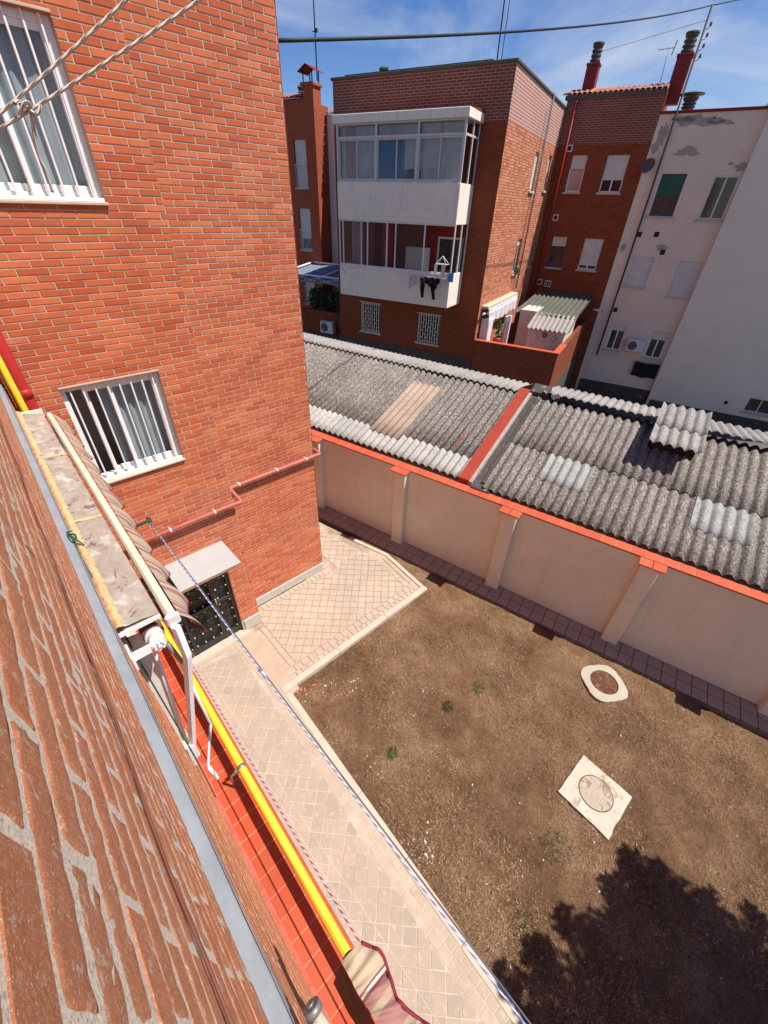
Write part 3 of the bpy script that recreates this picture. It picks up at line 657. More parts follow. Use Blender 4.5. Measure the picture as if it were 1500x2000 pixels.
bl = brick_rows(-XJ, 0.08, 0.30, TOPA, holesA, LB, HC, J, 0.06)
TA = Matrix.Translation((0, YL, 0)) @ Matrix.Rotation(math.pi, 4, 'Z')
lay_bricks(A, bl, 0.0, HC, J, LB, M['brickA'], TA, 300, vA)
br = brick_rows(-XR, -XJ - 0.004, 0.22, TOPA, [], LB, HC, J, 0.11)
o = lay_bricks(A, br, -JOG, HC, J, LB, M['brickA'], TA, 0, vA)
# returned end of the facade: short headers on the corner
mb = MB(); mb.box((-XR - 0.006, -6, 0.22), (-XR, -JOG + 0.006, TOPA)); mb.build('corner_return', 'bE', A)
mb = MB(); mb.bbox((-XR - 0.015, -JOG - 0.02, 0), (-XJ - 0.10, -JOG + 0.022, 0.205), 0.006); mb.build('plinth', 'stone', A)
mb = MB(); mb.bbox((-XJ - 0.012, -0.1, 0), (-1.56, 0.022, 0.27), 0.006); mb.build('plinth', 'stone', A)
def window_A(z0, z1, x0, x1, open_left):
    # frame deep in the opening, bars flush with the brickwork
    w = x1 - x0; mb = MB(); b0, b1 = -0.13, -0.06
    for a, c in ((x0, x0 + 0.05), (x1 - 0.05, x1)): mb.bbox((-c, b0, z0), (-a, b1, z1), 0.004)
    mb.bbox((-x1 + 0.05, b0, z1 - 0.055), (-x0 - 0.05, b1, z1), 0.004); mb.bbox((-x1 + 0.05, b0, z0), (-x0 - 0.05, b1, z0 + 0.06), 0.004)
    f = mb.build('window', 'white_alu', A)
    mid = x0 + w * 0.46
    for s0, s1, bb in ((mid - 0.02, x1 - 0.05, -0.075), ((x0 + 0.05) if not open_left else x0 + 0.20, mid + 0.03, -0.10)):
        mb = MB()
        for a, c in ((s0, s0 + 0.045), (s1 - 0.045, s1)): mb.bbox((-c, bb - 0.02, z0 + 0.06), (-a, bb + 0.012, z1 - 0.055), 0.003)
        mb.bbox((-s1 + 0.045, bb - 0.02, z0 + 0.061), (-s0 - 0.045, bb + 0.011, z0 + 0.115), 0.003); mb.bbox((-s1 + 0.045, bb - 0.02, z1 - 0.10), (-s0 - 0.045, bb + 0.011, z1 - 0.056), 0.003)
        mb.build('sash', 'white_alu', f)
        mb = MB(); mb.box((-s1 + 0.04, bb - 0.008, z0 + 0.11), (-s0 - 0.04, bb - 0.002, z1 - 0.095)); mb.build('pane', 'glass', f)
    c0 = x0 + 0.03 if not open_left else x0 + 0.34
    mb = MB(); mb.grid(lambda u, v: (-(c0 + (x1 - 0.02 - c0) * u), -0.165 + 0.020 * math.sin(u * 34) + 0.008 * math.sin(u * 71), z0 + 0.02 + (z1 - z0 - 0.03) * v), 90, 2); mb.build('curtain', 'curtain_grey', f)
    mb = MB(); mb.box((-x1 - 0.3, -1.4, z0 - 0.4), (-x0 + 0.3, -0.62, z1 + 0.4)); mb.build('room', 'room', f)
    n = 8
    for i in range(n):
        x = x0 + w * (i + 0.75) / (n + 0.4); mb = MB(); mb.bbox((-x - 0.0085, -0.042, z0 + 0.012), (-x + 0.0085, -0.020, z1 - 0.004), 0.003); mb.build('bar', 'white_alu', f)
    mb = MB(); mb.bbox((-x1 + 0.002, -0.05, z0 + 0.0), (-x0 - 0.002, -0.012, z0 + 0.03), 0.003); mb.build('rail', 'white_alu', f)
    mb = MB(); mb.bbox((-x1 - 0.006, -0.15, z0 - 0.026), (-x0 + 0.006, 0.036, z0 - 0.001), 0.005); mb.build('sill', 'kerb', f)
    mb = MB(); mb.bbox((-x1 - 0.004, -0.10, z1 + 0.001), (-x0 + 0.004, 0.012, z1 + 0.02), 0.003); mb.build('lintel', 'kerb', f)
window_A(3.87, 5.03, 0.375, 1.372, True); window_A(6.62, 7.79, 0.375, 1.366, False)
# iron door
d0, d1, dz = 0.16, 1.522, 2.26
mb = MB()
mb.box((-d1, -0.16, 0), (-d0, -0.12, dz))
for a, c in ((d0, d0 + 0.06), (d1 - 0.06, d1), (1.16, 1.24), (0.62, 0.68)): mb.bbox((-c, -0.12, 0.0), (-a, -0.05, dz), 0.006)
for z, zz in ((0.0, 0.16), (0.95, 1.03), (2.18, 2.26)): mb.bbox((-d1 + 0.06, -0.12, z), (-d0 - 0.06, -0.055, zz), 0.006)
door = mb.build('door', 'iron', A)
for px0, px1 in ((0.24, 0.60), (0.70, 1.14), (1.26, 1.45)):
    for pz0, pz1 in ((0.20, 0.92), (1.07, 2.14)):
        nx = max(1, round((px1 - px0) / 0.15)); nz = max(2, round((pz1 - pz0) / 0.22)); mb = MB(); st = MB()
        for i in range(nx):
            for k in range(nz):
                x0 = px0 + (px1 - px0) * i / nx + 0.012; x1 = px0 + (px1 - px0) * (i + 1) / nx - 0.012; z0 = pz0 + (pz1 - pz0) * k / nz + 0.012; z1 = pz0 + (pz1 - pz0) * (k + 1) / nz - 0.012; c = 0.035
                pts = [(-x0 - c, z0), (-x1 + c, z0), (-x1, z0 + c), (-x1, z1 - c), (-x1 + c, z1), (-x0 - c, z1), (-x0, z1 - c), (-x0, z0 + c)]
                mb.tube([(p[0], -0.085, p[1]) for p in pts + pts[:2]], 0.008, 5)
        for i in range(nx + 1):
            for k in range(nz + 1):
                x = px0 + (px1 - px0) * i / nx; z = pz0 + (pz1 - pz0) * k / nz; st.bbox((-x - 0.014, -0.10, z - 0.014), (-x + 0.014, -0.062, z + 0.014), 0.005)
        g = mb.build('grille', 'iron', door); st.build('studs', 'brass', door, kind='stuff')
mb = MB(); mb.tube([(-1.20, -0.03, 1.02), (-1.20, 0.0, 1.02), (-1.20, 0.0, 1.14), (-1.20, -0.03, 1.14)], 0.012, 6); mb.build('handle', 'brass', door)
mb = MB(); mb.bbox((-1.60, -0.16, -0.02), (-0.1, 0.10, 0.022), 0.008); mb.build('doorstep', 'kerb', A)
# canopy over the door
mb = MB(); mb.bbox((-1.555, 0.012, 2.285), (-0.645, 0.675, 2.302), 0.002); cn = mb.build('canopy', 'canopy', A)
mb = MB(); mb.bbox((-1.562, 0.01, 2.262), (-1.5555, 0.684, 2.306), 0.001); mb.bbox((-1.5555, 0.676, 2.262), (-0.638, 0.684, 2.306), 0.001); mb.build('edge_trim', 'canopy_edge', cn)
# gas pipe painted red along the facade
def bend(pts, r=0.03, n=4):
    out = [Vector(pts[0])]
    for p, q, s in zip(pts, pts[1:], pts[2:]):
        p, q, s = Vector(p), Vector(q), Vector(s); a = (p - q).normalized(); b = (s - q).normalized(); k = min(r, (p - q).length / 2.1, (s - q).length / 2.1)
        for i in range(n + 1):
            t = i / n; out.append((q + a * k) * (1 - t) ** 2 + q * 2 * t * (1 - t) + (q + b * k) * t * t)
    out.append(Vector(pts[-1])); return out
wpipe = thing('wall_pipe', 'faded red pipe stepping across the brick facade above the door', 'pipe', (0, 0, 0))
yo = YL - 0.085; yr = YL + JOG - 0.085
mb = MB(); mb.tube(bend([(0.15, yo, 2.90), (1.80, yo, 2.915), (1.98, yo, 2.90), (1.98, yr, 2.96), (3.76, yr, 2.965), (3.76, yr + 1.2, 2.97)], 0.05), 0.032, 10); mb.build('pipe', 'redpipe', wpipe)
for x, y, z in ((0.9, yo, 2.907), (1.55, yo, 2.912), (2.15, yr, 2.961), (2.85, yr, 2.963), (3.45, yr, 2.965)):
    mb = MB(); mb.tube([(x - 0.012, y, z), (x + 0.012, y, z)], 0.033, 10); mb.bbox((x - 0.008, y + 0.026, z - 0.012), (x + 0.008, y + 0.077, z + 0.012), 0.003); mb.build('clamp', 'wire_white', wpipe)
# small yellow bit of mortar / nest on facade is left to the brick tone

# ================================================================== NEAR BUILDING (the wall the camera leans over)
OW = thing('near_building', 'rough red brick wall running down from the camera with grey cement band', 'building', (-0.079, 0.8, 0), -math.pi / 2 - R(0.5))
TO = Matrix.Translation((-0.079, 0.8, 0)) @ Matrix.Rotation(-math.pi / 2 - R(0.5), 4, 'Z')
LO, HO, JO, JBO = 0.252, 0.0655, 0.013, 0.0052; ZB = 5.20
Ya, Yb = -4.62, 3.4                                             # a = 0.8 - y
mb = MB(); wall_holes(mb, Ya, Yb, 0, ZB, 0.0012, [(-3.9, -1.0, 3.80, 4.98)], 0.2); mb.quad([(Yb, -0.0374, ZB), (Ya, -0.0374, ZB), (Ya, -0.0374, 9.2), (Yb, -0.0374, 9.2)])
mb.quad([(Yb, -5, 9.2), (Ya, -5, 9.2), (Ya, -0.039, 9.2), (Yb, -0.039, 9.2)]); mb.quad([(Yb, -5, 0), (Yb, 0, 0), (Yb, -0.04, 9.2), (Yb, -5, 9.2)]); mb.quad([(Ya, 0, 0), (Ya, -5, 0), (Ya, -5, 9.2), (Ya, -0.04, 9.2)])
mb.build('wall', 'mortarO', OW)
vO = [rough_brick_mesh('brick', LO - JO, HO - JBO, M['brickO'], k + 1) for k in range(9)]
bu = brick_rows(Ya, Yb, ZB + 0.03 - 0.0, 9.0, [], LO, HO, JO, 0.05)
lay_bricks(OW, bu, -0.039, HO, JO, LO, M['brickO'], TO, 290, vO, proud=0.003, cham=0.003, jb=JBO)
blw = brick_rows(Ya, Yb, 0.1, ZB - 0.03, [(-3.9, -1.0, 3.80, 4.98)], LO, HO, JO, 0.11)
lay_bricks(OW, blw, 0.0, HO, JO, LO, M['brickO'], TO, 0, vO, proud=0.003, cham=0.003, jb=JBO)
mb = MB()
def bandf(u, v):
    a = Ya + (Yb - Ya) * u; w = noise.noise(Vector((a * 6, 0, 2))) * 0.004 + noise.noise(Vector((a * 22, 1, 2))) * 0.002
    pr = [(-0.037, ZB + 0.030 + w), (-0.030, ZB + 0.022 + w), (-0.006, ZB + 0.002 + w), (0.001 + w * 0.6, ZB - 0.010), (0.003 + w * 0.4, ZB - 0.055), (0.0, ZB - 0.068 + w)]
    k = min(int(v * 5 + 1e-6), 5); return (a, pr[k][0], pr[k][1])
mb.grid(bandf, 260, 5); mb.build('cement_band', 'cement', OW)
# thin cable clipped on the wall above the band
mb = MB(); mb.tube([(Ya + (Yb - Ya) * i / 60, -0.030 + 0.003 * math.sin(i * 1.3), 5.775 + 0.006 * math.sin(i * 0.7)) for i in range(61)], 0.0028, 6)
mb.build('wall_cable', simple('brown_cable', (0.16, 0.055, 0.035), 0.6, 0.2, 10), OW)
# first floor window behind the awning
mb = MB()
for a, c in ((-3.9, -3.83), (-1.07, -1.0), (-2.49, -2.41)): mb.bbox((a, -0.19, 3.80), (c, -0.12, 4.98), 0.004)
for z, zz in ((3.80, 3.86), (4.92, 4.98)): mb.bbox((-3.83, -0.188, z), (-1.07, -0.122, zz), 0.004)
w1 = mb.build('window', 'white_alu', OW); mb = MB(); mb.box((-3.83, -0.17, 3.86), (-1.07, -0.165, 4.92)); mb.build('pane', 'glass_dark', w1)
mb = MB(); mb.bbox((-3.92, -0.15, 3.765), (-0.98, 0.05, 3.798), 0.006); mb.build('sill', 'kerb', w1)
# tiled ledge at first floor level
mb = MB(); mb.bbox((Ya, 0.0, 2.72), (Yb, 0.318, 2.806), 0.01); lg = mb.build('ledge', 'terra_edge', OW)
me = MB().bbox((-0.0672, 0.0, -0.014), (0.0672, 0.283, 0.0), 0.003).mesh('tile', M['terra_ledge'])
a = Ya + 0.07
while a < Yb:
    o = place('tile', me, lg, (a, 0.004, 2.822 + (rng.random() - 0.5) * 0.002), ((rng.random() - 0.5) * 0.006, (rng.random() - 0.5) * 0.006, (rng.random() - 0.5) * 0.006)); a += 0.14
mb = MB(); mb.bbox((Ya, 0.288, 2.798), (Yb, 0.322, 2.815), 0.006); mb.build('nosing', 'terra_edge', lg)
mb = MB(); mb.box((Ya, 0.003, 2.806), (Yb, 0.285, 2.8200)); mb.build('tile_bed', simple('pale_grout', (0.52, 0.19, 0.11), 0.9, 0.15, 20), lg)
mb = MB(); mb.grid(lambda u, v: (Ya + (Yb - Ya) * u, 0.001 + v * 0.03 + 0.006 * noise.noise(Vector((u * 90, 0, 1))) * v, 2.8275 + 0.02 * (1 - v) ** 2), 300, 3); mb.build('mortar_fillet', simple('pinkish_fillet', (0.47, 0.115, 0.075), 0.95, 0.25, 25, bump=0.6), lg)

# yellow gas pipe above the ledge
gp = thing('gas_pipe', 'bright yellow gas pipe running above the tiled ledge', 'pipe', (0, 0, 0))
PZ = 3.03
def px_(y): return 0.178 + 0.0118 * (y - 0.7)
mb = MB(); mb.tube(bend([(px_(-3.0), -3.0, PZ), (px_(5.20), 5.20, PZ), (0.03, 5.235, PZ), (0.03, 5.235, 9.2)], 0.07), 0.031, 14); mb.build('pipe', 'yellow', gp)
for y in (0.02, 1.735, 3.6):
    x = px_(y); mb = MB(); mb.tube([(x, y - 0.014, PZ), (x, y + 0.014, PZ)], 0.0365, 14); mb.tube([(x - 0.034, y, PZ - 0.004), (x - 0.09, y, PZ - 0.01), (x - 0.10, y, 2.822)], 0.010, 6); mb.bbox((x - 0.062, y - 0.012, PZ - 0.016), (x - 0.03, y + 0.012, PZ + 0.012), 0.003); mb.build('clamp', 'steel', gp)
dp = thing('drain_pipe', 'dark red drainpipe standing in the corner of the two buildings', 'pipe', (0, 0, 0))
mb = MB(); mb.tube([(0.10, 5.285, 0.05), (0.10, 5.285, 9.3)], 0.050, 16); mb.build('pipe', 'downpipe', dp)
for z in (2.1, 5.08, 7.95):
    mb = MB(); mb.tube([(0.10, 5.285, z - 0.045), (0.10, 5.285, z + 0.045)], 0.056, 16); mb.build('coupling', 'downpipe', dp)

# ------------------------------------------------------------------ awnings
def awning(name, label, y0, y1, cover=True, zc=5.10):
    # y0 near end, y1 far end; modelled in the wall frame: a = 0.8-y, b = distance from wall
    t = thing(name, label, 'awning', (-0.079, 0.8, 0), -math.pi / 2 - R(0.5)); a0, a1 = 0.8 - y1, 0.8 - y0
    if cover:
        n = 3
        for k in range(n):
            s0 = a0 + (a1 - a0) * k / n + 0.012; s1 = a0 + (a1 - a0) * (k + 1) / n - 0.006
            mb = MB(); mb.grid(lambda u, v: (s0 + (s1 - s0) * u, 0.012 + 0.168 * v, zc + 0.018 - 0.022 * v + 0.004 * noise.noise(Vector((s0 * 3 + u * 9, v * 5, k)))), 30, 8)
            mb.box((s0, 0.012, zc - 0.022), (s1, 0.178, zc - 0.010)); mb.build('cover_slab', 'cover', t)
            mb = MB(); mb.grid(lambda u, v: (s0 - 0.015 + (s1 - s0 + 0.03) * u, 0.002 + 0.040 * v + 0.011 * noise.noise(Vector((s0 * 7 + u * 38, v, 3))), zc + 0.028 + 0.016 * math.sin(v * math.pi) + 0.007 * noise.noise(Vector((s0 * 9 + u * 60, v * 3, 5)))), 70, 6); mb.build('foam_bead', 'foam', t)
            if k: mb = MB(); mb.grid(lambda u, v: (s0 - 0.026 + 0.026 * v, 0.03 + 0.15 * u, zc + 0.018 - 0.02 * u + 0.008 * math.sin(v * math.pi) + 0.003 * noise.noise(Vector((u * 30, v, k)))), 14, 4); mb.build('foam_bead', 'foam', t)
        mb = MB(); mb.bbox((a1 - 0.006, 0.0, zc - 0.034), (a1 + 0.002, 0.182, zc - 0.008), 0.002); mb.build('end_plate', 'white_alu', t)
        mb = MB(); mb.bbox((a0 - 0.004, 0.0, zc - 0.04), (a0 + 0.010, 0.19, zc + 0.028), 0.003); mb.build('end_plate', 'wire_white', t)
    # front bar
    bx, bz = 0.222, zc - 0.045
    mb = MB(); mb.bbox((a0, bx - 0.022, bz - 0.030), (a1 + 0.02, bx + 0.022, bz + 0.028), 0.012); mb.build('front_bar', 'cream', t)
    mb = MB(); mb.bbox((a1 + 0.021, bx - 0.034, bz - 0.036), (a1 + 0.046, bx + 0.030, bz + 0.034), 0.012); mb.build('bar_end_cap', 'white_dirty', t)
    # roller with end disc
    rb, rz = 0.125, zc - 0.13
    mb = MB(); mb.tube([(a0 + 0.05, rb, rz), (a1 - 0.02, rb, rz)], 0.050, 18); mb.build('cloth_roll', 'roll_shade_cloth', t)
    mb = MB(); mb.tube([(a1 - 0.019, rb, rz), (a1 + 0.006, rb, rz)], 0.044, 18); mb.tube([(a1 + 0.006, rb, rz), (a1 + 0.045, rb, rz)], 0.036, 18); rc = mb.build('roller_end', 'white_dirty', t)
    mb = MB(); mb.tube([(a1 + 0.05, rb, rz - 0.005), (a1 + 0.058, rb, rz - 0.005)], 0.034, 14)
    for k in range(7):
        an = k * 2 * math.pi / 7; mb.tube([(a1 + 0.058, rb + 0.022 * math.cos(an), rz - 0.005 + 0.022 * math.sin(an)), (a1 + 0.068, rb + 0.022 * math.cos(an), rz - 0.005 + 0.022 * math.sin(an))], 0.007, 8)
    mb.tube([(a1 + 0.05, rb, rz - 0.005), (a1 + 0.072, rb, rz - 0.005)], 0.009, 8); mb.build('gear_disc', 'white_dirty', rc)
    # wall bracket
    mb = MB(); mb.bbox((a1 + 0.004, 0.002, rz - 0.045), (a1 + 0.10, 0.012, rz + 0.05), 0.002); mb.bbox((a1 + 0.046, 0.0, rz - 0.035), (a1 + 0.052, rb + 0.02, rz + 0.025), 0.002); mb.build('wall_bracket', 'white_alu', t)
    # valance
    mb = MB(); nv = int((a1 - a0) * 60)
    def val(u, v):
        a = a0 + (a1 + 0.04 - a0) * u; w = math.sin((a - a1) * 2 * math.pi / 0.30) ; w2 = math.sin((a - a1) * 2 * math.pi / 0.13 + 1)
        return (a, bx + 0.030 + v * (0.062 + 0.024 * w + 0.006 * w2) + 0.02 * math.sin(v * 3), bz + 0.010 - v * (0.185 + 0.018 * w))
    mb.grid(val, nv, 8); mb.build('valance', 'stripe', t)
    mb = MB(); mb.tube([Vector(val(i / nv, 1.0)) for i in range(nv + 1)], 0.0055, 6); mb.build('trim', 'maroon', t)
    return t, a0, a1, bx, bz, rb, rz
aw1, a0, a1, bx, bz, rb, rz = awning('awning', 'folded striped awning under a cement smeared cover beside the brick facade', 1.62, 4.62)
# arm, pivot and side cheek of the first awning
mb = MB(); mb.tube(bend([(a1 + 0.055, bx - 0.006, bz - 0.03), (a1 + 0.075, bx - 0.012, bz - 0.24), (a1 - 0.09, 0.050, 3.80)], 0.012, 2), 0.022, 4); mb.build('arm', 'white_alu', aw1)
mb = MB(); mb.tube(bend([(a0 + 0.02, bx - 0.006, bz - 0.03), (a0 + 0.03, bx - 0.012, bz - 0.24), (a0 + 0.04, 0.050, 3.80)], 0.03), 0.017, 4); mb.build('arm', 'white_alu', aw1)
mb = MB(); mb.bbox((a1 - 0.13, 0.002, 3.62), (a1 - 0.045, 0.020, 3.86), 0.004); mb.bbox((a1 - 0.115, 0.0205, 3.66), (a1 - 0.065, 0.062, 3.83), 0.008); mb.build('pivot_plate', 'white_dirty', aw1)
mb = MB(); mb.v += [(a1 - 0.10, 0.002, 4.95), (a1 - 0.10, 0.095, 4.93), (a1 - 0.12, 0.03, 3.85), (a1 - 0.12, 0.002, 3.85)] + [(a1 - 0.106, 0.002, 4.95), (a1 - 0.106, 0.095, 4.93), (a1 - 0.126, 0.03, 3.85), (a1 - 0.126, 0.002, 3.85)]
for f in ((0, 1, 2, 3), (7, 6, 5, 4), (0, 4, 5, 1), (1, 5, 6, 2), (2, 6, 7, 3), (3, 7, 4, 0)): mb.f.append(f); mb.sm.append(False); mb.uv.append([(0, 0)] * 4)
mb.build('side_cheek', 'white_dirty', aw1)
mb = MB(); mb.tube([(a1 - 0.085, 0.112, 4.97), (a1 - 0.11, 0.026, 3.82)], 0.011, 8); mb.build('guide_rod', 'white_alu', aw1)
crank = thing('awning_crank', 'thin white crank handle hanging from the awning roller over the ledge', 'crank handle', (0, 0, 0))
mb = MB(); mb.tube([(0.085, 1.60, 4.91), (0.11, 1.60, 4.72)], 0.012, 8); mb.build('universal_joint', 'steel', crank)
mb = MB(); mb.tube(bend([(0.105, 1.60, 4.75), (0.118, 1.72, 3.88), (0.125, 1.765, 3.80)], 0.03), 0.008, 8); mb.build('shaft', 'white_alu', crank)
mb = MB(); mb.tube(bend([(0.125, 1.765, 3.80), (-0.005, 1.66, 3.52), (0.012, 1.60, 3.46)], 0.02), 0.009, 8); mb.tube([(0.0, 1.65, 3.525), (0.013, 1.585, 3.44)], 0.014, 8); mb.build('handle', 'white_alu', crank)

# second awning, only its far end is in view
aw2 = thing('awning', 'end of a striped awning with maroon trim below the camera', 'awning', (0, 0, 0))
HEM = [(0.118, 0.150, 5.065), (0.146, 0.100, 5.045), (0.130, 0.045, 5.06), (0.122, 0.005, 5.06), (0.146, -0.06, 5.03), (0.178, -0.15, 5.03), (0.160, -0.30, 5.05), (0.17, -0.6, 5.03), (0.16, -1.0, 5.04)]
INN = [(0.056, 0.158, 5.070), (0.055, 0.118, 5.080), (0.053, 0.085, 5.085), (0.056, 0.050, 5.085), (0.058, 0.015, 5.085), (0.060, -0.08, 5.085), (0.06, -0.25, 5.085), (0.06, -0.55, 5.085), (0.06, -1.0, 5.085)]
hem_s, inn_s = smooth(HEM, 8), smooth(INN, 8); nn_ = len(hem_s) - 1
def cl2(u, v):
    i = round(u * nn_); p = inn_s[i].lerp(hem_s[i], v); return (p.x, p.y, p.z + 0.020 * math.sin(v * math.pi) + 0.009 * math.sin(u * 46 + v * 2.5) * v + 0.005 * math.sin(u * 90 + v * 5))
mb = MB(); mb.grid(cl2, nn_, 8); mb.build('valance', m_fabric('striped_cloth_end', [(0.0, PK), (0.12, TN), (0.20, PK), (0.30, MA), (0.33, WH), (0.36, MA), (0.38, CR), (0.62, CR), (0.66, TN), (0.74, WH), (0.78, TN), (0.88, PK)], 0.21, 'Y'), aw2)
mb = MB(); mb.tube([Vector(cl2(i / nn_, 1.0)) for i in range(nn_ + 1)], 0.0055, 6); mb.build('trim', 'maroon', aw2)
mb = MB()
def drop(u, v):
    i = round(u * nn_); p = inn_s[i]; return (p.x - 0.004 - v * 0.03, p.y + 0.012 * v, p.z - 0.002 - 0.30 * v)
mb.grid(drop, nn_, 6); mb.build('inner_cloth_shaded', 'roll_shade_cloth', aw2)  # dark brown instead of stripes paints the shade inside the cloth fold
mb = MB(); mb.grid(lambda u, v: (0.062 + 0.052 * u, 0.160 - 0.028 * u + 0.012 * math.sin(u * math.pi), 5.072 - 0.16 * v + 0.012 * math.sin(u * math.pi)), 10, 4); mb.build('end_flap', 'stripe', aw2)
mb = MB(); mb.tube([(0.10, 0.10, 5.045), (0.10, -1.4, 5.045)], 0.022, 12); mb.build('front_bar', 'cream', aw2)
mb = MB(); mb.tube([(-0.040, 0.120, 5.235), (-0.040, 0.135, 5.243)], 0.020, 18); mb.tube([(-0.040, 0.135, 5.243), (-0.040, 0.140, 5.246)], 0.009, 12); hd = mb.build('bracket_disc', 'steel', aw2)
mb = MB(); mb.tube([(-0.040, 0.120, 5.23), (-0.02, -0.10, 5.17)], 0.014, 8); mb.bbox((-0.082, 0.07, 5.20), (-0.045, 0.11, 5.26), 0.004); mb.build('bracket_arm', 'cream', aw2)

# ------------------------------------------------------------------ cords and lines
def sag(p, q, s, n=24):
    p, q = Vector(p), Vector(q); return [p.lerp(q, i / n) - Vector((0, 0, s * 4 * (i / n) * (1 - i / n))) for i in range(n + 1)]
cl = thing('clothesline', 'taut blue and white clothesline stretched above the path edge', 'clothesline', (0, 0, 0))
for off, mt, nm in ((0.0, 'rope_blue', 'cord'), (0.011, 'cord_dark', 'cord')):
    mb = MB(); mb.tube(sag((0.395 + off * 0.3, 3.02, 4.67 + off * 0.2), (0.412 + off * 1.6, -1.6, 4.67), 0.012), 0.0032, 6); mb.build(nm, mt, cl)
mb = MB(); mb.tube([(0.398, 1.33, 4.665), (0.405, 1.30, 4.668), (0.40, 1.27, 4.663)], 0.008, 6); mb.build('knot', 'rope_blue', cl)
mb = MB(); mb.tube([(0.19, 3.02, 4.66), (0.395, 3.02, 4.672), (0.405, 3.02, 4.68)], 0.010, 8); mb.build('hook_arm', 'green_cord', cl)
mb = MB(); mb.tube([(0.385, 3.0, 4.67), (0.41, 3.0, 4.67), (0.41, 3.035, 4.685), (0.385, 3.035, 4.685)], 0.007, 6); mb.build('hook', 'black', cl)
mb = MB(); mb.tube(sag((0.236, 3.1, 3.48), (0.226, -1.4, 3.48), 0.004), 0.0048, 6); mb.build('clothesline', 'rope_red', None, 'red and white twisted clothesline beside the yellow pipe', 'clothesline')
mb = MB(); mb.tube(sag((0.30, 4.0, 3.0), (0.42, -1.8, 3.05), 0.01), 0.0010, 5); mb.build('thin_wire', 'wire_white', None, 'thin white wire crossing above the paving by the black door', 'wire')
mb = MB(); mb.tube(sag((0.26, 3.6, 3.36), (0.262, -1.4, 3.36), 0.006), 0.0010, 5); mb.build('thin_wire', 'wire_white', None, 'thin pale wire right beside the red and white clothesline', 'wire')
gc = thing('green_cord', 'dark green cord with a loop knot hanging along the near brick wall', 'cord', (0, 0, 0))
gpts = [(-0.030, 2.30, 5.15), (-0.075, 2.40, 5.20), (-0.060, 2.32, 5.20), (-0.066, 2.20, 5.17), (-0.062, 2.0, 5.12), (-0.06, 1.85, 5.06), (-0.052, 1.72, 4.95), (-0.050, 1.68, 4.7), (-0.045, 1.66, 4.2), (-0.042, 1.62, 3.75), (-0.05, 1.60, 3.2)]
mb = MB(); mb.tube(smooth(gpts), 0.0042, 6); mb.build('cord', 'green_cord', gc)
mb = MB(); mb.tube(smooth([(-0.066, 2.36, 5.205), (-0.045, 2.33, 5.215), (-0.05, 2.28, 5.21), (-0.075, 2.30, 5.205), (-0.07, 2.37, 5.215), (-0.05, 2.38, 5.21)]), 0.0045, 6); mb.build('knot', 'green_cord', gc)
# white ropes overhead, just outside the window
def line2(p, q, t0, t1): p, q = Vector(p), Vector(q); return p.lerp(q, t0), p.lerp(q, t1)
rp = thing('rope', 'upper of two white flecked ropes crossing the top left window', 'rope', (0, 0, 0))
mb = MB(); mb.tube(sag(*line2((0.113, 0.748, 6.744), (0.250, 0.697, 6.839), -0.8, 1.9), 0.004), 0.0017, 8); mb.build('cord', 'rope_white', rp)
rp = thing('rope', 'lower white flecked rope with a knot and dangling tail', 'rope', (0, 0, 0))
mb = MB(); mb.tube(sag(*line2((0.107, 0.750, 6.731), (0.322, 0.665, 6.850), -0.5, 1.5), 0.005), 0.0017, 8); mb.build('cord', 'rope_white', rp)
KN = Vector((0.140, 0.738, 6.746))
mb = MB(); mb.tube(smooth([KN + Vector(p) for p in ((-0.012, 0.004, -0.006), (-0.003, -0.005, 0.004), (0.005, 0.004, -0.003), (0.011, -0.004, 0.005), (0.002, -0.004, -0.005), (-0.007, 0.003, 0.004), (-0.014, 0.0, 0.002))]), 0.0019, 7); mb.build('knot', 'rope_white', rp)
mb = MB(); mb.tube(smooth([KN, (0.135, 0.742, 6.724), (0.1325, 0.745, 6.707), (0.1345, 0.747, 6.690), (0.1335, 0.748, 6.671)]), 0.0019, 7); mb.build('tail', 'rope_white', rp)

# ================================================================== GARDEN WALL
GW = thing('garden_wall', 'beige rendered garden wall with pilasters and terracotta tile coping', 'wall', (6.923, 0, 0), math.atan2(0.975, -0.222))
WT = 2.045
mb = MB(); mb.box((-6, -0.16, -0.25), (11.5, 0.0, WT)); mb.build('panel', 'beige', GW)
pil = [5.49, 2.98, 0.54, -1.98, -4.5, 8.0, 10.4]
for p in pil:
    mb = MB(); mb.bbox((p - 0.14, 0.0, -0.1), (p + 0.14, 0.15, WT), 0.012)
    # battered foot as in the photograph: pilaster leans out slightly
    mb.build('pilaster', 'beige', GW)
tm = MB().bbox((-0.1168, -0.185, 0.0), (0.1168, 0.042, 0.030), 0.004).mesh('coping_tile', M['terracotta'])
a = -5.9; 
while a < 11.4:
    place('coping_tile', tm, GW, (a, 0, WT + 0.006 + rng.random() * 0.002), (0, 0, (rng.random() - 0.5) * 0.006)); a += 0.2385
mb = MB(); mb.box((-6, -0.183, WT), (11.4, 0.038, WT + 0.0325)); mb.build('coping_bed', simple('pale_grout_wall', (0.56, 0.27, 0.19), 0.9, 0.2, 20), GW)
tm2 = MB().bbox((-0.098, 0.048, 0.0), (0.098, 0.262, 0.028), 0.005).mesh('coping_tile', M['terracotta'])
for p in pil:
    for s in (-0.102, 0.102): place('coping_tile', tm2, GW, (p + s, 0, WT + 0.005))

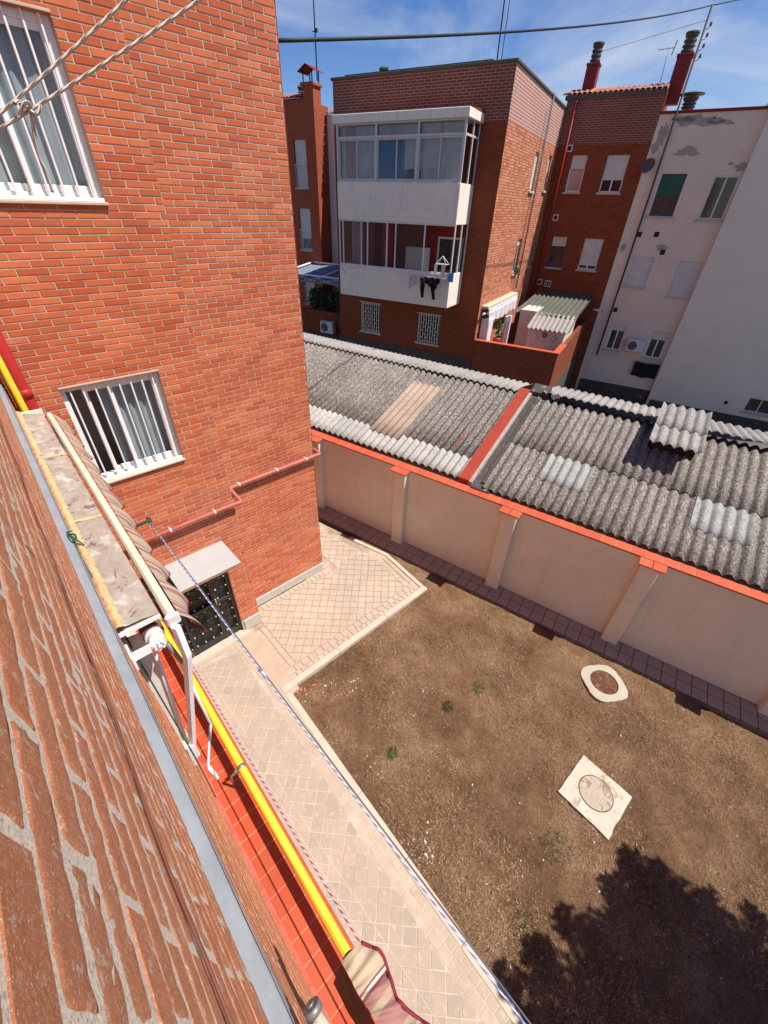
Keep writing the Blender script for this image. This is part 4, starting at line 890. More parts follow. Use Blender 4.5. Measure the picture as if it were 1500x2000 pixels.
# ================================================================== SHEDS WITH CORRUGATED ROOFS
PITCH = 0.318; RZ0 = 2.085
def rz_(n): return RZ0 + PITCH * n if n <= 3.2 else RZ0 + PITCH * 3.2 + 0.03 - 0.2 * (n - 3.2)
def sheet(name, a0, a1, n0, n1, mat, parent, lift=0.0, slope=None, wave=0.175, amp=0.033, dz=0.0, ph=0.0):
    nw = max(1, round((a1 - a0) / wave)); wv = (a1 - a0) / nw; seg = 8; mb = MB(); cols = nw * seg; th = 0.008
    rows_ = 3; top = []; sk = [rng.random() * 6 for _ in range(2)]
    for side in (0, 1):
        for i in range(cols + 1):
            for j in range(rows_ + 1):
                a = a0 + (a1 - a0) * i / cols; n = n0 + (n1 - n0) * j / rows_; z = (rz_(n) if slope is None else slope(n)) + lift + dz * (1 - j / rows_)
                z += amp * 2.2 * (math.sqrt(math.cos(math.pi * (a - a0) / wv) ** 2 + 0.012) - 0.55) + 0.004 * noise.noise(Vector((a * 2 + sk[0], n * 2, sk[1])))
                mb.v.append((a, -n + 0.006 * noise.noise(Vector((a * 3, j, sk[0]))), z - side * th))
    N = (cols + 1) * (rows_ + 1); st = rows_ + 1
    def q(*f): mb.f.append(f); mb.sm.append(True); mb.uv.append([(0, 0)] * 4)
    for i in range(cols):
        for j in range(rows_):
            k = i * st + j; q(k, k + 1, k + st + 1, k + st); q(N + k, N + k + st, N + k + st + 1, N + k + 1)
        k = i * st; q(k, k + st, N + k + st, N + k); k += rows_; q(k, N + k, N + k + st, k + st)
    return mb.build(name, mat, parent)
def shed(label, spans, parent_loc=(6.923, 0, 0)):
    t = thing('shed', label, 'shed', (6.923, 0, 0), math.atan2(0.975, -0.222)); return t
SL = shed('left shed with corrugated roof of lichen grey, pale and tan sheets', None)
SR = shed('right shed with dark lichen corrugated roof and raised vent', None)
for t, a0, a1 in ((SL, 4.25, 13.2), (SR, -6.2, 3.60)):
    mb = MB(); mb.box((a0, -4.25, -1.6), (a1, -0.19, 2.05)); mb.box((a0, -3.3, 2.05), (a1, -3.1, 2.95)); mb.build('walls', 'stone', t)
# left shed
w = 0.875; a = 4.27; k = 0
while a < 13.0:
    lo_pale = True
    tan = 5.85 <= a + 0.2 < 6.9
    if tan:
        sheet('roof_sheet', a, a + w, 0.66, 2.66, 'ural_tan', SL, 0.030, ph=k); sheet('roof_sheet', a, a + w, 2.5, 3.22, 'ural', SL, 0.010)
        sheet('roof_sheet', a, a + w, 0.20, 0.82, 'ural_new', SL, 0.012)
    else:
        sheet('roof_sheet', a, a + w, 0.78 + 0.05 * rng.random(), 3.22, 'ural', SL, 0.018)
        sheet('roof_sheet', a, a + w, 0.19 + 0.03 * rng.random(), 0.92, 'ural_new', SL, 0.008)
    sheet('roof_sheet', a, a + w, 3.13, 4.45, 'ural_mid', SL, 0.085, amp=0.028)
    a += w; k += 1
# right shed
a = 3.72; k = 0; w = 0.875
while a > -6.0:
    s0 = a - w
    sheet('roof_sheet', s0, a, 0.19, 1.66, 'ural', SR, 0.0); sheet('roof_sheet', s0, a, 1.58, 3.36, 'ural', SR, 0.006, dz=0.014)
    sheet('roof_sheet', s0, a, 3.24, 4.9, 'ural_mid', SR, 0.085, amp=0.024, slope=lambda n: RZ0 + PITCH * 3.3 + 0.02 - 0.2 * (n - 3.3)); a -= w; k += 1
sheet('skylight_sheet', 1.97, 2.845, 0.86, 1.60, 'galv', SR, 0.012); sheet('skylight_sheet', -0.655, 0.22, 0.87, 1.60, 'galv', SR, 0.012)
# red parapet strip and gutter between the sheds
mb = MB(); mb.m = None
def strip(mb, a0, a1, n0, n1, h0, h1):
    z = lambda n, h: RZ0 + PITCH * n + h
    P = [(a0, -n0, z(n0, h0)), (a1, -n0, z(n0, h0)), (a1, -n1, z(n1, h0)), (a0, -n1, z(n1, h0)), (a0, -n0, z(n0, h1)), (a1, -n0, z(n0, h1)), (a1, -n1, z(n1, h1)), (a0, -n1, z(n1, h1))]
    for f in ((4, 7, 6, 5), (0, 1, 5, 4), (1, 2, 6, 5), (2, 3, 7, 6), (3, 0, 4, 7)): mb.quad([P[i] for i in f])
strip(mb, 4.03, 4.27, 0.20, 3.0, -0.3, 0.045); strip(mb, 4.03, 4.30, 2.98, 3.35, -0.3, 0.05); mb.build('parapet_strip', 'redpaint', SL)
mb = MB(); strip(mb, 3.96, 4.03, 0.20, 3.3, -0.3, 0.03); mb.build('parapet_side', 'peel', SL)
mb = MB(); strip(mb, 3.56, 3.95, 0.14, 3.5, -0.3, -0.02); strip(mb, 3.70, 3.80, 0.3, 3.5, -0.1, 0.02); strip(mb, 3.60, 4.02, 3.28, 3.6, -0.3, 0.07); mb.build('gutter', 'dark_felt', SR)
mb = MB(); strip(mb, 4.75, 4.81, 0.95, 1.45, 0.0, 0.045); mb.build('red_patch', 'redpaint', SL)
# raised vent on the right shed
VT = thing('roof_vent', 'raised corrugated vent box with dark opening on the right shed roof', 'roof vent', (6.923, 0, 0), math.atan2(0.975, -0.222))
zv = lambda n: RZ0 + PITCH * 2.55 + 0.36 + 0.16 * (n - 2.2)
sheet('vent_sheet', 0.42, 1.30, 2.02, 2.72, 'ural_mid', VT, 0.0, slope=zv); sheet('vent_sheet', 0.42, 1.30, 2.66, 3.56, 'ural_mid', VT, 0.012, slope=zv)
mb = MB()
for aa, bb in ((0.47, 0.49), (1.25, 1.27)):
    z = lambda n: RZ0 + PITCH * n
    mb.quad([(aa, -2.45, z(2.45)), (aa, -3.4, z(3.2) - 0.0), (aa, -3.4, zv(3.4) - 0.03), (aa, -2.45, zv(2.45) - 0.03)]); mb.quad([(bb, -2.45, z(2.45)), (bb, -2.45, zv(2.45) - 0.03), (bb, -3.4, zv(3.4) - 0.03), (bb, -3.4, z(3.2))])
mb.build('cheeks', 'ural', VT)
mb = MB(); mb.box((0.5, -3.38, RZ0 + PITCH * 2.3), (1.24, -2.5, zv(2.5) - 0.06)); mb.build('opening', 'black', VT)
mb = MB(); strip(mb, 0.40, 0.47, 2.7, 3.5, 0.0, 0.16); mb.build('flashing', 'maroon_paint', VT)

# ================================================================== FAR BUILDINGS (frame: a left along facade, y toward camera)
RB = math.atan2(0.954, -0.30); OB = (15.351, 10.779, 0)
def far(name, label, cat='building'): return thing(name, label, cat, OB, RB)
B = far('apartment_block', 'brick apartment block with two white glazed balconies')
ZT = 10.33; AW = 6.92; GB = 1.05
hB = [(4.66, 5.71, 1.83, 3.04), (1.66, 2.72, 1.76, 2.92), (1.05, 2.05, 4.66, 5.75)]
mb = MB(); wall_holes(mb, 0, AW, GB + 0.35, 8.99, 0.0, hB, 0.15); mb.build('wall', 'bB', B)
mb = MB(); wall_holes(mb, 0, AW, 8.99, ZT, 0.0, []); mb.quad([(0, 0, ZT), (0, -8, ZT), (AW, -8, ZT), (AW, 0, ZT)]); mb.quad([(AW, -8, -1.6), (AW, 0, -1.6), (AW, 0, ZT), (AW, -8, ZT)][::-1]); mb.build('upper_wall', 'bB_up', B)
mb = MB(); mb.box((0, -0.2, -1.6), (AW, 0.03, GB + 0.35)); mb.build('base', 'dark_felt', B)
mb = MB(ROT90); hS = [(-4.95, -4.30, 7.36, 8.62), (-4.72, -4.05, 4.30, 5.66), (-7.25, -6.75, 7.45, 8.70), (-7.25, -6.75, 4.40, 5.68)]
wall_holes(mb, -8.0, 0.0, -1.6, 9.03, 0.0, hS, 0.16); mb.build('side_wall', 'bB_side', B)
mb = MB(ROT90); wall_holes(mb, -8.0, 0.0, 9.03, ZT, 0.0, []); mb.build('upper_side_wall', m_brick_tex('brick_pink_band_sunlit', (0.40, 0.16, 0.115), (0.50, 0.215, 0.155), (0.66, 0.52, 0.44), bw=0.26, rh=0.085, ms=0.016, bump=0.5, dirt_amt=0.15), B)  # sunlit copy of the front's band brick, sun put into the lighter colour
mb = MB(); mb.bbox((-0.05, -8.0, ZT), (AW + 0.06, 0.06, ZT + 0.075), 0.01); mb.build('roof_edge', 'pot', B)
mb = MB(); mb.bbox((0.9, -6, ZT + 0.075), (AW - 0.3, -0.35, ZT + 0.19), 0.01); mb.build('roof_slab', 'black', B)
# balconies
BF, BA0, BA1 = 1.30, 0.90, 5.94
def par(z0, z1):
    mb = MB(); mb.bbox((BA0, 0.0, z0), (BA1, BF, z0 + 0.16), 0.008); mb.bbox((BA0, BF - 0.12, z0 + 0.16), (BA1, BF - 0.001, z1), 0.008); mb.bbox((BA0 + 0.001, 0.0, z0 + 0.16), (BA0 + 0.12, BF - 0.12, z1), 0.006); mb.bbox((BA1 - 0.12, 0.0, z0 + 0.16), (BA1 - 0.001, BF - 0.12, z1), 0.006)
    return mb.build('balcony', 'bal', B)
b1 = par(3.52, 4.66); b2 = par(6.20, 7.36)
mb = MB(); mb.bbox((BA0 - 0.07, 0.0, 8.97), (BA1 + 0.1, BF + 0.05, 9.21), 0.012); crn = mb.build('balcony_roof', 'bal', B)
mb = MB(); mb.bbox((BA0 - 0.08, 0.0, 9.212), (BA1 - 0.1, BF * 0.6, 9.27), 0.01); mb.build('flashing', 'maroon_paint', crn)
def bar(mb, a0, a1, z0, z1, b=BF - 0.03, d=0.05): mb.bbox((a0, b - d, z0), (a1, b, z1), 0.005)
# upper glazing
mb = MB(); zs = (7.36, 8.60, 8.97); PW = 0.045
posts = [BA0 + 0.02, 2.57, 4.22, BA1 - 0.07]
for p in posts: bar(mb, p - 0.01, p + 0.07, 7.36, 8.97)
bar(mb, BA0 + 0.05, BA1 - 0.03, 7.36, 7.41, BF - 0.031); bar(mb, BA0 + 0.05, BA1 - 0.03, 8.56, 8.63, BF - 0.029); bar(mb, BA0 + 0.05, BA1 - 0.03, 8.92, 8.968, BF - 0.031)
mb.bbox((BA0 + 0.01, 0.02, 8.56), (BA0 + 0.06, BF - 0.09, 8.62), 0.004); mb.bbox((BA0 + 0.01, 0.55, 7.36), (BA0 + 0.06, 0.62, 8.97), 0.004); mb.bbox((BA0 + 0.01, 0.0, 7.36), (BA0 + 0.06, 0.05, 8.97), 0.004)
gl = mb.build('glazing_frame', 'grey_alu', B)
for s0, s1 in ((BA0 + 0.08, 2.56), (2.64, 4.21), (4.29, BA1 - 0.08)):
    m_ = (s0 + s1) / 2
    for q0, q1, bb in ((s0, m_ + 0.02, BF - 0.05), (m_ - 0.02, s1, BF - 0.075)):
        mb = MB(); bar(mb, q0, q0 + PW, 7.41, 8.56, bb, 0.02); bar(mb, q1 - PW, q1, 7.41, 8.56, bb, 0.02); bar(mb, q0 + PW, q1 - PW, 7.412, 7.46, bb, 0.02); bar(mb, q0 + PW, q1 - PW, 8.51, 8.558, bb, 0.02); sh = mb.build('sash', 'grey_alu', gl)
        mb = MB(); mb.box((q0 + PW, bb - 0.014, 7.46), (q1 - PW, bb - 0.008, 8.51)); mb.build('pane', 'glass', gl)
    mb = MB(); mb.box((s0, BF - 0.06, 8.63), (s1, BF - 0.055, 8.92)); mb.build('pane', 'glass', gl)
for q0, q1 in ((0.05, 0.55), (0.62, BF - 0.09)):
    mb = MB(); mb.box((BA0 + 0.03, q0, 7.40), (BA0 + 0.036, q1, 8.56)); mb.box((BA0 + 0.03, q0, 8.62), (BA0 + 0.036, q1, 8.95)); mb.build('pane', 'glass', gl)
def drape(a0, a1, z0, z1, b, mat, k=30, amp=0.03):
    mb = MB(); n = max(12, int((a1 - a0) * 26)); mb.grid(lambda u, v: (a0 + (a1 - a0) * u, b + amp * math.sin((a0 + (a1 - a0) * u) * k) * (0.5 + 0.5 * (1 - v)) + 0.012 * math.sin(u * 50), z0 + (z1 - z0) * v + 0.02 * math.sin(u * 5) * (1 - v)), n, 4); return mb.build('curtain', mat, gl)
drape(0.98, 2.5, 7.42, 8.9, BF - 0.22, 'curtain_white'); drape(1.85, 2.55, 7.72, 8.9, BF - 0.18, 'curtain_white', 22); drape(2.62, 3.25, 7.72, 8.9, BF - 0.17, 'curtain_white', 25)
drape(3.02, 4.25, 7.40, 8.56, BF - 0.20, 'curtain_blue', 26); drape(4.30, 5.25, 7.42, 8.9, BF - 0.20, 'curtain_white', 24); drape(5.2, 5.62, 7.42, 8.9, BF - 0.19, 'curtain_pink', 28); drape(5.55, 5.84, 7.42, 8.9, BF - 0.21, 'curtain_white', 28)
drape(2.62, 4.25, 8.56, 8.92, BF - 0.25, 'curtain_white', 24)
# lower glazing, partly open
mb = MB(); LT = 6.20
for p in (BA0 + 0.0, 2.08, 3.30, 4.56, 5.72, BA1 - 0.045): bar(mb, p, p + 0.045, 4.66, LT, BF - 0.02)
bar(mb, BA0 + 0.045, BA1 - 0.045, LT - 0.05, LT - 0.002, BF - 0.021); bar(mb, BA0 + 0.045, BA1 - 0.045, 4.66, 4.70, BF - 0.021); bar(mb, 3.68, 3.73, 4.70, LT - 0.05, BF - 0.03); bar(mb, 4.86, 4.90, 4.70, LT - 0.05, BF - 0.03)
mb.bbox((BA0 + 0.0, 0.60, 4.66), (BA0 + 0.045, 0.65, LT), 0.004); mb.bbox((BA0 + 0.0, 0.0, 4.66), (BA0 + 0.045, 0.05, LT), 0.004)
gl2 = mb.build('glazing_frame', 'wire_white', B)
for s0, s1 in ((2.13, 3.30), (3.73, 4.56), (4.61, 5.72)):
    mb = MB(); mb.box((s0, BF - 0.05, 4.70), (s1, BF - 0.045, LT - 0.05)); mb.build('pane', 'glass', gl2)
mb = MB(); mb.box((BA0 + 0.02, 0.05, 4.70), (BA0 + 0.026, 0.60, LT)); mb.build('pane', 'glass', gl2)
mb = MB(); mb.quad([(BA1 - 0.1, 0.004, 4.0), (BA0 + 0.1, 0.004, 4.0), (BA0 + 0.1, 0.004, 6.2), (BA1 - 0.1, 0.004, 6.2)]); 
mb = MB(); mb.box((BA0 + 0.12, 0.002, 3.68), (1.03, 0.012, LT)); mb.box((2.07, 0.002, 3.68), (BA1 - 0.12, 0.012, LT)); mb.box((1.03, 0.002, 5.77), (2.07, 0.012, LT)); mb.build('inner_wall', 'maroon_paint', B)
mb = MB(); mb.bbox((1.03, 0.0, 3.68), (1.10, 0.05, 5.77), 0.004); mb.bbox((2.0, 0.0, 3.68), (2.07, 0.05, 5.77), 0.004); mb.bbox((1.10, 0.0, 5.70), (2.0, 0.05, 5.769), 0.004); dr = mb.build('balcony_door', 'grey_alu', B)
mb = MB(); mb.box((1.10, -0.05, 3.68), (2.0, -0.02, 5.70)); mb.build('pane', 'glass_dark', dr)
gl = gl2
drape(4.74, 5.2, 4.3, 6.15, 0.5, 'curtain_red', 22); drape(3.80, 4.3, 4.3, 6.15, 0.55, 'curtain_red', 22); drape(5.2, 5.75, 4.3, 6.15, 0.6, 'curtain_pink', 18)
mb = MB(); mb.bbox((2.25, 0.3, 3.7), (3.15, 0.7, 5.4), 0.02); mb.build('cupboard', 'cabinet', B)
def barred(a0, a1, z0, z1):
    mb = MB()
    for p, q in ((a0, a0 + 0.06), (a1 - 0.06, a1)): mb.bbox((p, -0.14, z0), (q, -0.09, z1), 0.004)
    mb.bbox((a0 + 0.06, -0.14, z1 - 0.06), (a1 - 0.06, -0.09, z1), 0.004); mb.bbox((a0 + 0.06, -0.14, z0), (a1 - 0.06, -0.09, z0 + 0.06), 0.004)
    f = mb.build('window', 'grey_alu', B); mb = MB(); mb.box((a0 + 0.06, -0.13, z0 + 0.06), (a1 - 0.06, -0.12, z1 - 0.06)); mb.build('pane', 'glass_dark', f)
    n = 9
    for i in range(n):
        x = a0 + (a1 - a0) * (i + 0.5) / n; mb = MB(); mb.bbox((x - 0.012, 0.008, z0 - 0.02), (x + 0.012, 0.030, z1 + 0.03), 0.003)
        for z in (0.25, 0.5, 0.75):
            zz = z0 + (z1 - z0) * (z + (0.06 if i % 2 else -0.06)); mb.bbox((x - 0.012 + 0.024, 0.010, zz), (x + (a1 - a0) / n - 0.012, 0.028, zz + 0.022), 0.002) if i < n - 1 else None
        mb.build('bar', 'wire_white', f)
    mb = MB(); mb.bbox((a0 - 0.05, 0.004, z1 + 0.03), (a1 + 0.05, 0.034, z1 + 0.055), 0.003); mb.build('rail', 'wire_white', f)
    mb = MB(); mb.bbox((a0 - 0.06, -0.15, z0 - 0.09), (a1 + 0.06, 0.06, z0 - 0.001), 0.006); mb.build('sill', 'kerb', f)
for h in hB[:2]: barred(*h)
def win(parent, a0, a1, z0, z1, b=0.0, mat='white_alu', blind=1.0, bmat='blind', split=True, T=None, sill=True, depth=0.12, glass='glass_dark', slats=True):
    c = b - depth; mb = MB(T)
    for p, q in ((a0, a0 + 0.055), (a1 - 0.055, a1)): mb.bbox((p, c - 0.01, z0), (q, c + 0.05, z1), 0.005)
    mb.bbox((a0 + 0.055, c - 0.01, z1 - 0.055), (a1 - 0.055, c + 0.049, z1), 0.005); mb.bbox((a0 + 0.055, c - 0.01, z0), (a1 - 0.055, c + 0.049, z0 + 0.06), 0.005)
    if split: m_ = (a0 + a1) / 2; mb.bbox((m_ - 0.03, c - 0.01, z0 + 0.06), (m_ + 0.03, c + 0.048, z1 - 0.055), 0.005)
    f = mb.build('window', mat, parent); mb = MB(T); mb.box((a0 + 0.05, c + 0.004, z0 + 0.05), (a1 - 0.05, c + 0.012, z1 - 0.05)); mb.build('pane', glass, f)
    if blind > 0:
        zb = z1 - (z1 - z0) * blind; mb = MB(T); n = max(3, int((z1 - zb) / 0.055)); s = (z1 - zb) / n
        for i in range(n): mb.bbox((a0 + 0.02, c + 0.052, zb + s * i + 0.003), (a1 - 0.02, c + 0.068 , zb + s * (i + 1)), 0.005)
        mb.build('blind', bmat, f)
    if sill: mb = MB(T); mb.bbox((a0 - 0.07, c, z0 - 0.075), (a1 + 0.07, b + 0.07, z0 - 0.001), 0.006); mb.build('sill', 'kerb', f)
    mb = MB(T); mb.quad([(a0, c - 0.02, z0), (a0, c - 0.02, z1), (a1, c - 0.02, z1), (a1, c - 0.02, z0)][::-1]); mb.build('back', 'room', f); return f
for h, bl_ in zip(hS, (0.95, 0.2, 0.5, 0.4)): win(B, h[0], h[1], h[2], h[3], 0.0, split=False, T=ROT90, blind=bl_, depth=0.14)
# stacks on the roof
def pot(parent, a, y, z, r, h, square=False, name='chimney', mat='pot', base=None):
    mb = MB()
    if base: mb.bbox((a - base[0], y - base[0], z), (a + base[0], y + base[0], z + base[1]), 0.01); mb.bbox((a - base[0] * 1.12, y - base[0] * 1.12, z + base[1] + 0.001), (a + base[0] * 1.12, y + base[0] * 1.12, z + base[1] + 0.08), 0.01); z += base[1] + 0.081; c = mb.build(name, 'redchim', parent); mb = MB()
    n = 4 if square else 14; k = 4; s = h / k
    for i in range(k):
        z0 = z + s * i; mb.lathe([(r * 0.74, 0), (r * 0.74, s * 0.45), (r, s * 0.5), (r * 0.95, s * 0.96)], (a, y, z0 + i * 0.0005), n)
    mb.lathe([(r * 1.1, 0), (r * 1.05, 0.05)], (a, y, z + h + 0.003), n)
    if base: mb.build('pot', mat, c)
    else: mb.build(name, mat, parent)
pot(B, 6.0, -2.2, ZT + 0.19, 0.20, 0.42, True); pot(B, 5.15, -2.3, ZT + 0.1, 0.16, 0.26); pot(B, 1.75, -2.2, ZT + 0.19, 0.18, 0.30)
for i, (a, y) in enumerate(((1.50, -2.4), (1.38, -2.5))):
    t = thing('antenna_mast', ('thicker' if i == 0 else 'thinner') + ' antenna mast on the roof of the balcony block', 'antenna', OB, RB); mb = MB(); mb.tube([(a, y, ZT + 0.19), (a - (0.02 if i else -0.05), y, ZT + 4.6)], 0.022 if i == 0 else 0.012, 6); mb.build('mast', 'black', t)
mb = MB(); mb.tube([(-0.06, -4.8 - 0.4, ZT + 0.1), (-0.06, -5.2, 6.4), (-0.06, -5.15, 3.6)], 0.03, 6); mb.build('side_pipe', 'cord_dark', B)
mb = MB(); mb.tube([(-0.05, -4.6, 9.9), (-0.05, -4.62, 3.6)], 0.014, 5); mb.build('side_cable', 'cord_dark', B)

# C: recessed brick block
Cc = far('brick_block', 'recessed red brick block with tiled eaves between balcony block and white building')
CA = -3.84; CB = -8.0
hC = [(-1.43, -0.75, 7.45, 8.78), (-3.18, -2.26, 7.45, 8.77), (-1.42, -0.71, 4.36, 5.68), (-3.12, -2.24, 4.37, 5.68)]
mb = MB(); wall_holes(mb, CA, 0.0, -1.6, 9.13, CB, hC, 0.15); mb.build('wall', 'bB', Cc)
mb = MB(); wall_holes(mb, CA, 0.0, 9.13, 10.62, CB, []); mb.quad([(CA, CB, -1.6), (CA, CB - 6, -1.6), (CA, CB - 6, 10.62), (CA, CB, 10.62)][::-1]); mb.build('upper_wall', 'bB_up', Cc)
mb = MB(); mb.bbox((CA - 0.02, CB - 0.2, 10.62), (0.1, CB + 0.10, 10.76), 0.01); mb.build('eave', 'pot', Cc)
mb = MB(); mb.quad([(CA, CB + 0.02, 10.77), (0.3, CB + 0.02, 10.77), (0.3, CB - 0.75, 11.0), (CA, CB - 0.75, 11.0)]); mb.quad([(CA, CB - 0.75, 11.0), (0.3, CB - 0.75, 11.0), (0.3, CB - 5, 10.2), (CA, CB - 5, 10.2)]); rf = mb.build('roof', 'rooftile', Cc)
tmesh = MB()
tmesh.grid(lambda u, v: (0.095 * math.cos(math.pi * (0.08 + 0.84 * u)), 0.12 - 0.42 * v, 0.055 * math.sin(math.pi * (0.08 + 0.84 * u)) + 0.12 * v * 0.95), 8, 1)
tmesh = tmesh.mesh('roof_tile', M['rooftile'])
for j in range(2):
    for i in range(19): place('roof_tile', tmesh, rf, (-3.75 + 0.205 * i, CB + 0.05 - 0.33 * j, 10.77 + 0.1 * j), (0, 0, (rng.random() - 0.5) * 0.05))
win(Cc, *hC[0], CB, blind=0.36, split=False, glass='curtain_pink'); win(Cc, *hC[1], CB, blind=0.66); win(Cc, *hC[2], CB, blind=0.30, mat='blue_paint', split=False); win(Cc, *hC[3], CB, blind=0.86)
pot(Cc, -0.66, CB - 0.6, 10.75, 0.21, 0.55, base=(0.24, 0.95)); pot(Cc, -4.05, CB - 0.8, 10.4, 0.23, 0.55, base=(0.27, 1.35))
mb = MB(); mb.tube([(-0.41, CB + 0.07, 10.7), (-0.41, CB + 0.07, 3.0)], 0.045, 8); mb.build('downpipe', 'downpipe', Cc)
for a, z in ((-0.55, 9.02), (-0.62, 6.45), (-0.55, 3.65)): mb = MB(); mb.bbox((a - 0.13, CB, z - 0.13), (a + 0.13, CB + 0.03, z + 0.13), 0.01); v_ = mb.build('vent_frame', 'blind', Cc); mb = MB(); mb.box((a - 0.08, CB + 0.031, z - 0.08), (a + 0.08, CB + 0.036, z + 0.08)); mb.build('vent_hole', 'black', v_)
mb = MB(); mb.bbox((-1.15, CB, 3.45), (-0.83, CB + 0.03, 3.75), 0.01); v_ = mb.build('vent_frame', 'blind', Cc)
for i in range(3): mb = MB(); mb.box((-1.11 + 0.09 * i, CB + 0.031, 3.49), (-1.05 + 0.09 * i, CB + 0.036, 3.71)); mb.build('vent_slot', 'black', v_)
mb = MB(); mb.quad([(CA - 0.02, CB - 0.5, 10.0), (CA - 0.02, CB + 0.0, 10.0), (CA - 0.02, CB + 0.0, 10.6), (CA - 0.02, CB - 2.5, 11.4), (CA - 0.02, CB - 2.5, 10.0)]); mb.build('gable_flashing', 'redchim', Cc)
acm = {}
def acunit(label, loc, rz, group=None, s=1.0):
    t = thing('air_conditioner', label, 'air conditioner', loc, rz, group); mb = MB(); mb.bbox((-0.40 * s, -0.15, 0), (0.40 * s, 0.15, 0.56 * s), 0.02); mb.build('casing', 'ac', t)
    mb = MB(); mb.tube([(0.12 * s, 0.151, 0.28 * s), (0.12 * s, 0.156, 0.28 * s)], 0.215 * s, 18); g = mb.build('grille', 'black', t)
    for r in (0.07, 0.13, 0.19): mb = MB(); mb.tube([(0.12 * s + r * s * math.cos(k * math.pi / 9), 0.160, 0.28 * s + r * s * math.sin(k * math.pi / 9)) for k in range(19)], 0.006, 4); mb.build('ring', 'ac', g)
    for sx in (-0.28, 0.28): mb = MB(); mb.bbox((sx * s - 0.02, -0.2, -0.05), (sx * s + 0.02, 0.16, -0.002), 0.004); mb.build('bracket', 'steel', t)
    return t
def bw(a, y, z): return Matrix.Translation(OB) @ Matrix.Rotation(RB, 4, 'Z') @ Vector((a, y, z))
# D: white building
D = far('white_building', 'old white building with peeling paint and black cable down its front')
DT = 10.02; DB = CB
hD = [(-5.61, -4.67, 6.66, 8.13), (-7.52, -6.62, 6.60, 8.07), (-5.52, -4.66, 3.87, 5.10), (-7.50, -6.58, 3.60, 5.04), (-5.41, -4.71, 0.86, 2.07), (-7.36, -6.62, 0.75, 2.05)]
mb = MB(); wall_holes(mb, -4.15, CA - 0.01, -1.6, DT, DB, []); mb.quad([(-14, DB, DT), (CA, DB, DT), (CA, DB - 7, DT), (-14, DB - 7, DT)]); mb.build('edge_wall', 'white_wall', D)
mb = MB(); wall_holes(mb, -7.6, -4.15, 0.35, DT, DB, hD, 0.13); mb.build('wall', 'pink_wall', D)
mb = MB(); wall_holes(mb, -14, -7.6, -1.6, DT, DB, []); mb.box((-7.6, DB - 0.1, -1.6), (-4.15, DB + 0.02, 0.35)); mb.build('side_wall', 'white_wall', D)
mb = MB(); mb.bbox((-14, DB - 0.3, DT + 0.002), (CA - 0.02, DB + 0.08, DT + 0.09), 0.01); mb.build('roof_edge', 'maroon_paint', D)
win(D, *hD[0], DB, blind=0.5, bmat='blind_green', mat='blue_paint'); win(D, *hD[1], DB, blind=0, mat='white_dirty'); win(D, *hD[2], DB, blind=0.97); win(D, *hD[3], DB, blind=0.97); win(D, *hD[4], DB, blind=0.22); win(D, *hD[5], DB, blind=0.32)
mb = MB(); mb.bbox((-14, DB + 0.02, -1.62), (-4.0, DB + 0.05, -0.85), 0.01); mb.build('base', 'dark_felt', D)
for a, z in ((-4.55, 5.95), (-5.25, 5.98), (-4.6, 2.75), (-4.9, -0.05), (-5.75, 5.32)): mb = MB(); mb.bbox((a - 0.10, DB, z - 0.10), (a + 0.10, DB + 0.012, z + 0.10), 0.003); mb.build('vent_hole', 'black', D)
def patch(a, z, r, seed, sx=1.0, sz=0.5):
    rr = random.Random(seed); mb = MB(); n = 26; pts = []
    for k in range(n):
        an = 2 * math.pi * k / n; q = r * (0.55 + 0.6 * rr.random()); pts.append((a + q * sx * math.cos(an), DB + 0.006, z + q * sz * math.sin(an)))
    mb.v += pts + [(p[0], DB - 0.01, p[2]) for p in pts]; mb.f.append(tuple(range(n))[::-1]); mb.sm.append(False); mb.uv.append([(0, 0)] * n)
    mb.build('bare_patch', 'peel', D)
for p in ((-5.2, 9.78, 0.75, 1, 1.2, 0.25), (-6.2, 9.7, 0.3, 2, 1.3, 0.3), (-4.15, 9.4, 0.42, 3, 0.5, 0.95), (-5.3, 8.85, 0.34, 4, 1.6, 0.5), (-4.05, 8.95, 0.22, 5, 0.8, 0.9), (-7.4, 8.35, 0.22, 6, 1.2, 0.7), (-5.65, 5.5, 0.28, 7, 1.1, 0.6), (-4.05, 5.4, 0.18, 8, 0.8, 1.2), (-5.9, 9.75, 0.35, 9, 1.2, 0.35), (-7.0, 8.45, 0.12, 10), (-4.75, 9.85, 0.5, 11, 1.0, 0.22)): patch(*p)
pot(D, -4.75, DB - 0.7, DT + 0.08, 0.26, 0.42, name='vent_stack'); mb = MB(); mb.lathe([(0.44, 0), (0.46, 0.03), (0.10, 0.10)], (-4.75, DB - 0.7, DT + 0.62), 20); mb.build('vent_cap', 'pot', D)
D2 = far('white_wing', 'plain white plastered wing at the right edge of the far buildings')
mb = MB(); wall_holes(mb, -18, -7.57, -1.6, 10.6, -7.7, [(-12.75, -11.66, -0.93, -0.24)], 0.15); mb.quad([(-7.57, -7.7, -1.6), (-7.57, -9, -1.6), (-7.57, -9, 10.6), (-7.57, -7.7, 10.6)]); mb.quad([(-18, -7.7, 10.6), (-7.57, -7.7, 10.6), (-7.57, -14, 10.6), (-18, -14, 10.6)]); mb.build('wall', 'white_wall2', D2)
win(D2, -12.75, -11.66, -0.93, -0.24, -7.7, blind=0, mat='grey_alu')
mb = MB(); mb.bbox((-18, -7.7, -1.62), (-7.7, -7.66, -1.2), 0.01); mb.build('base', 'dark_felt', D2)
mb = MB(); mb.bbox((-10.95, -7.7, -0.75), (-10.80, -7.69, -0.60), 0.003); mb.build('vent_hole', 'black', D2)
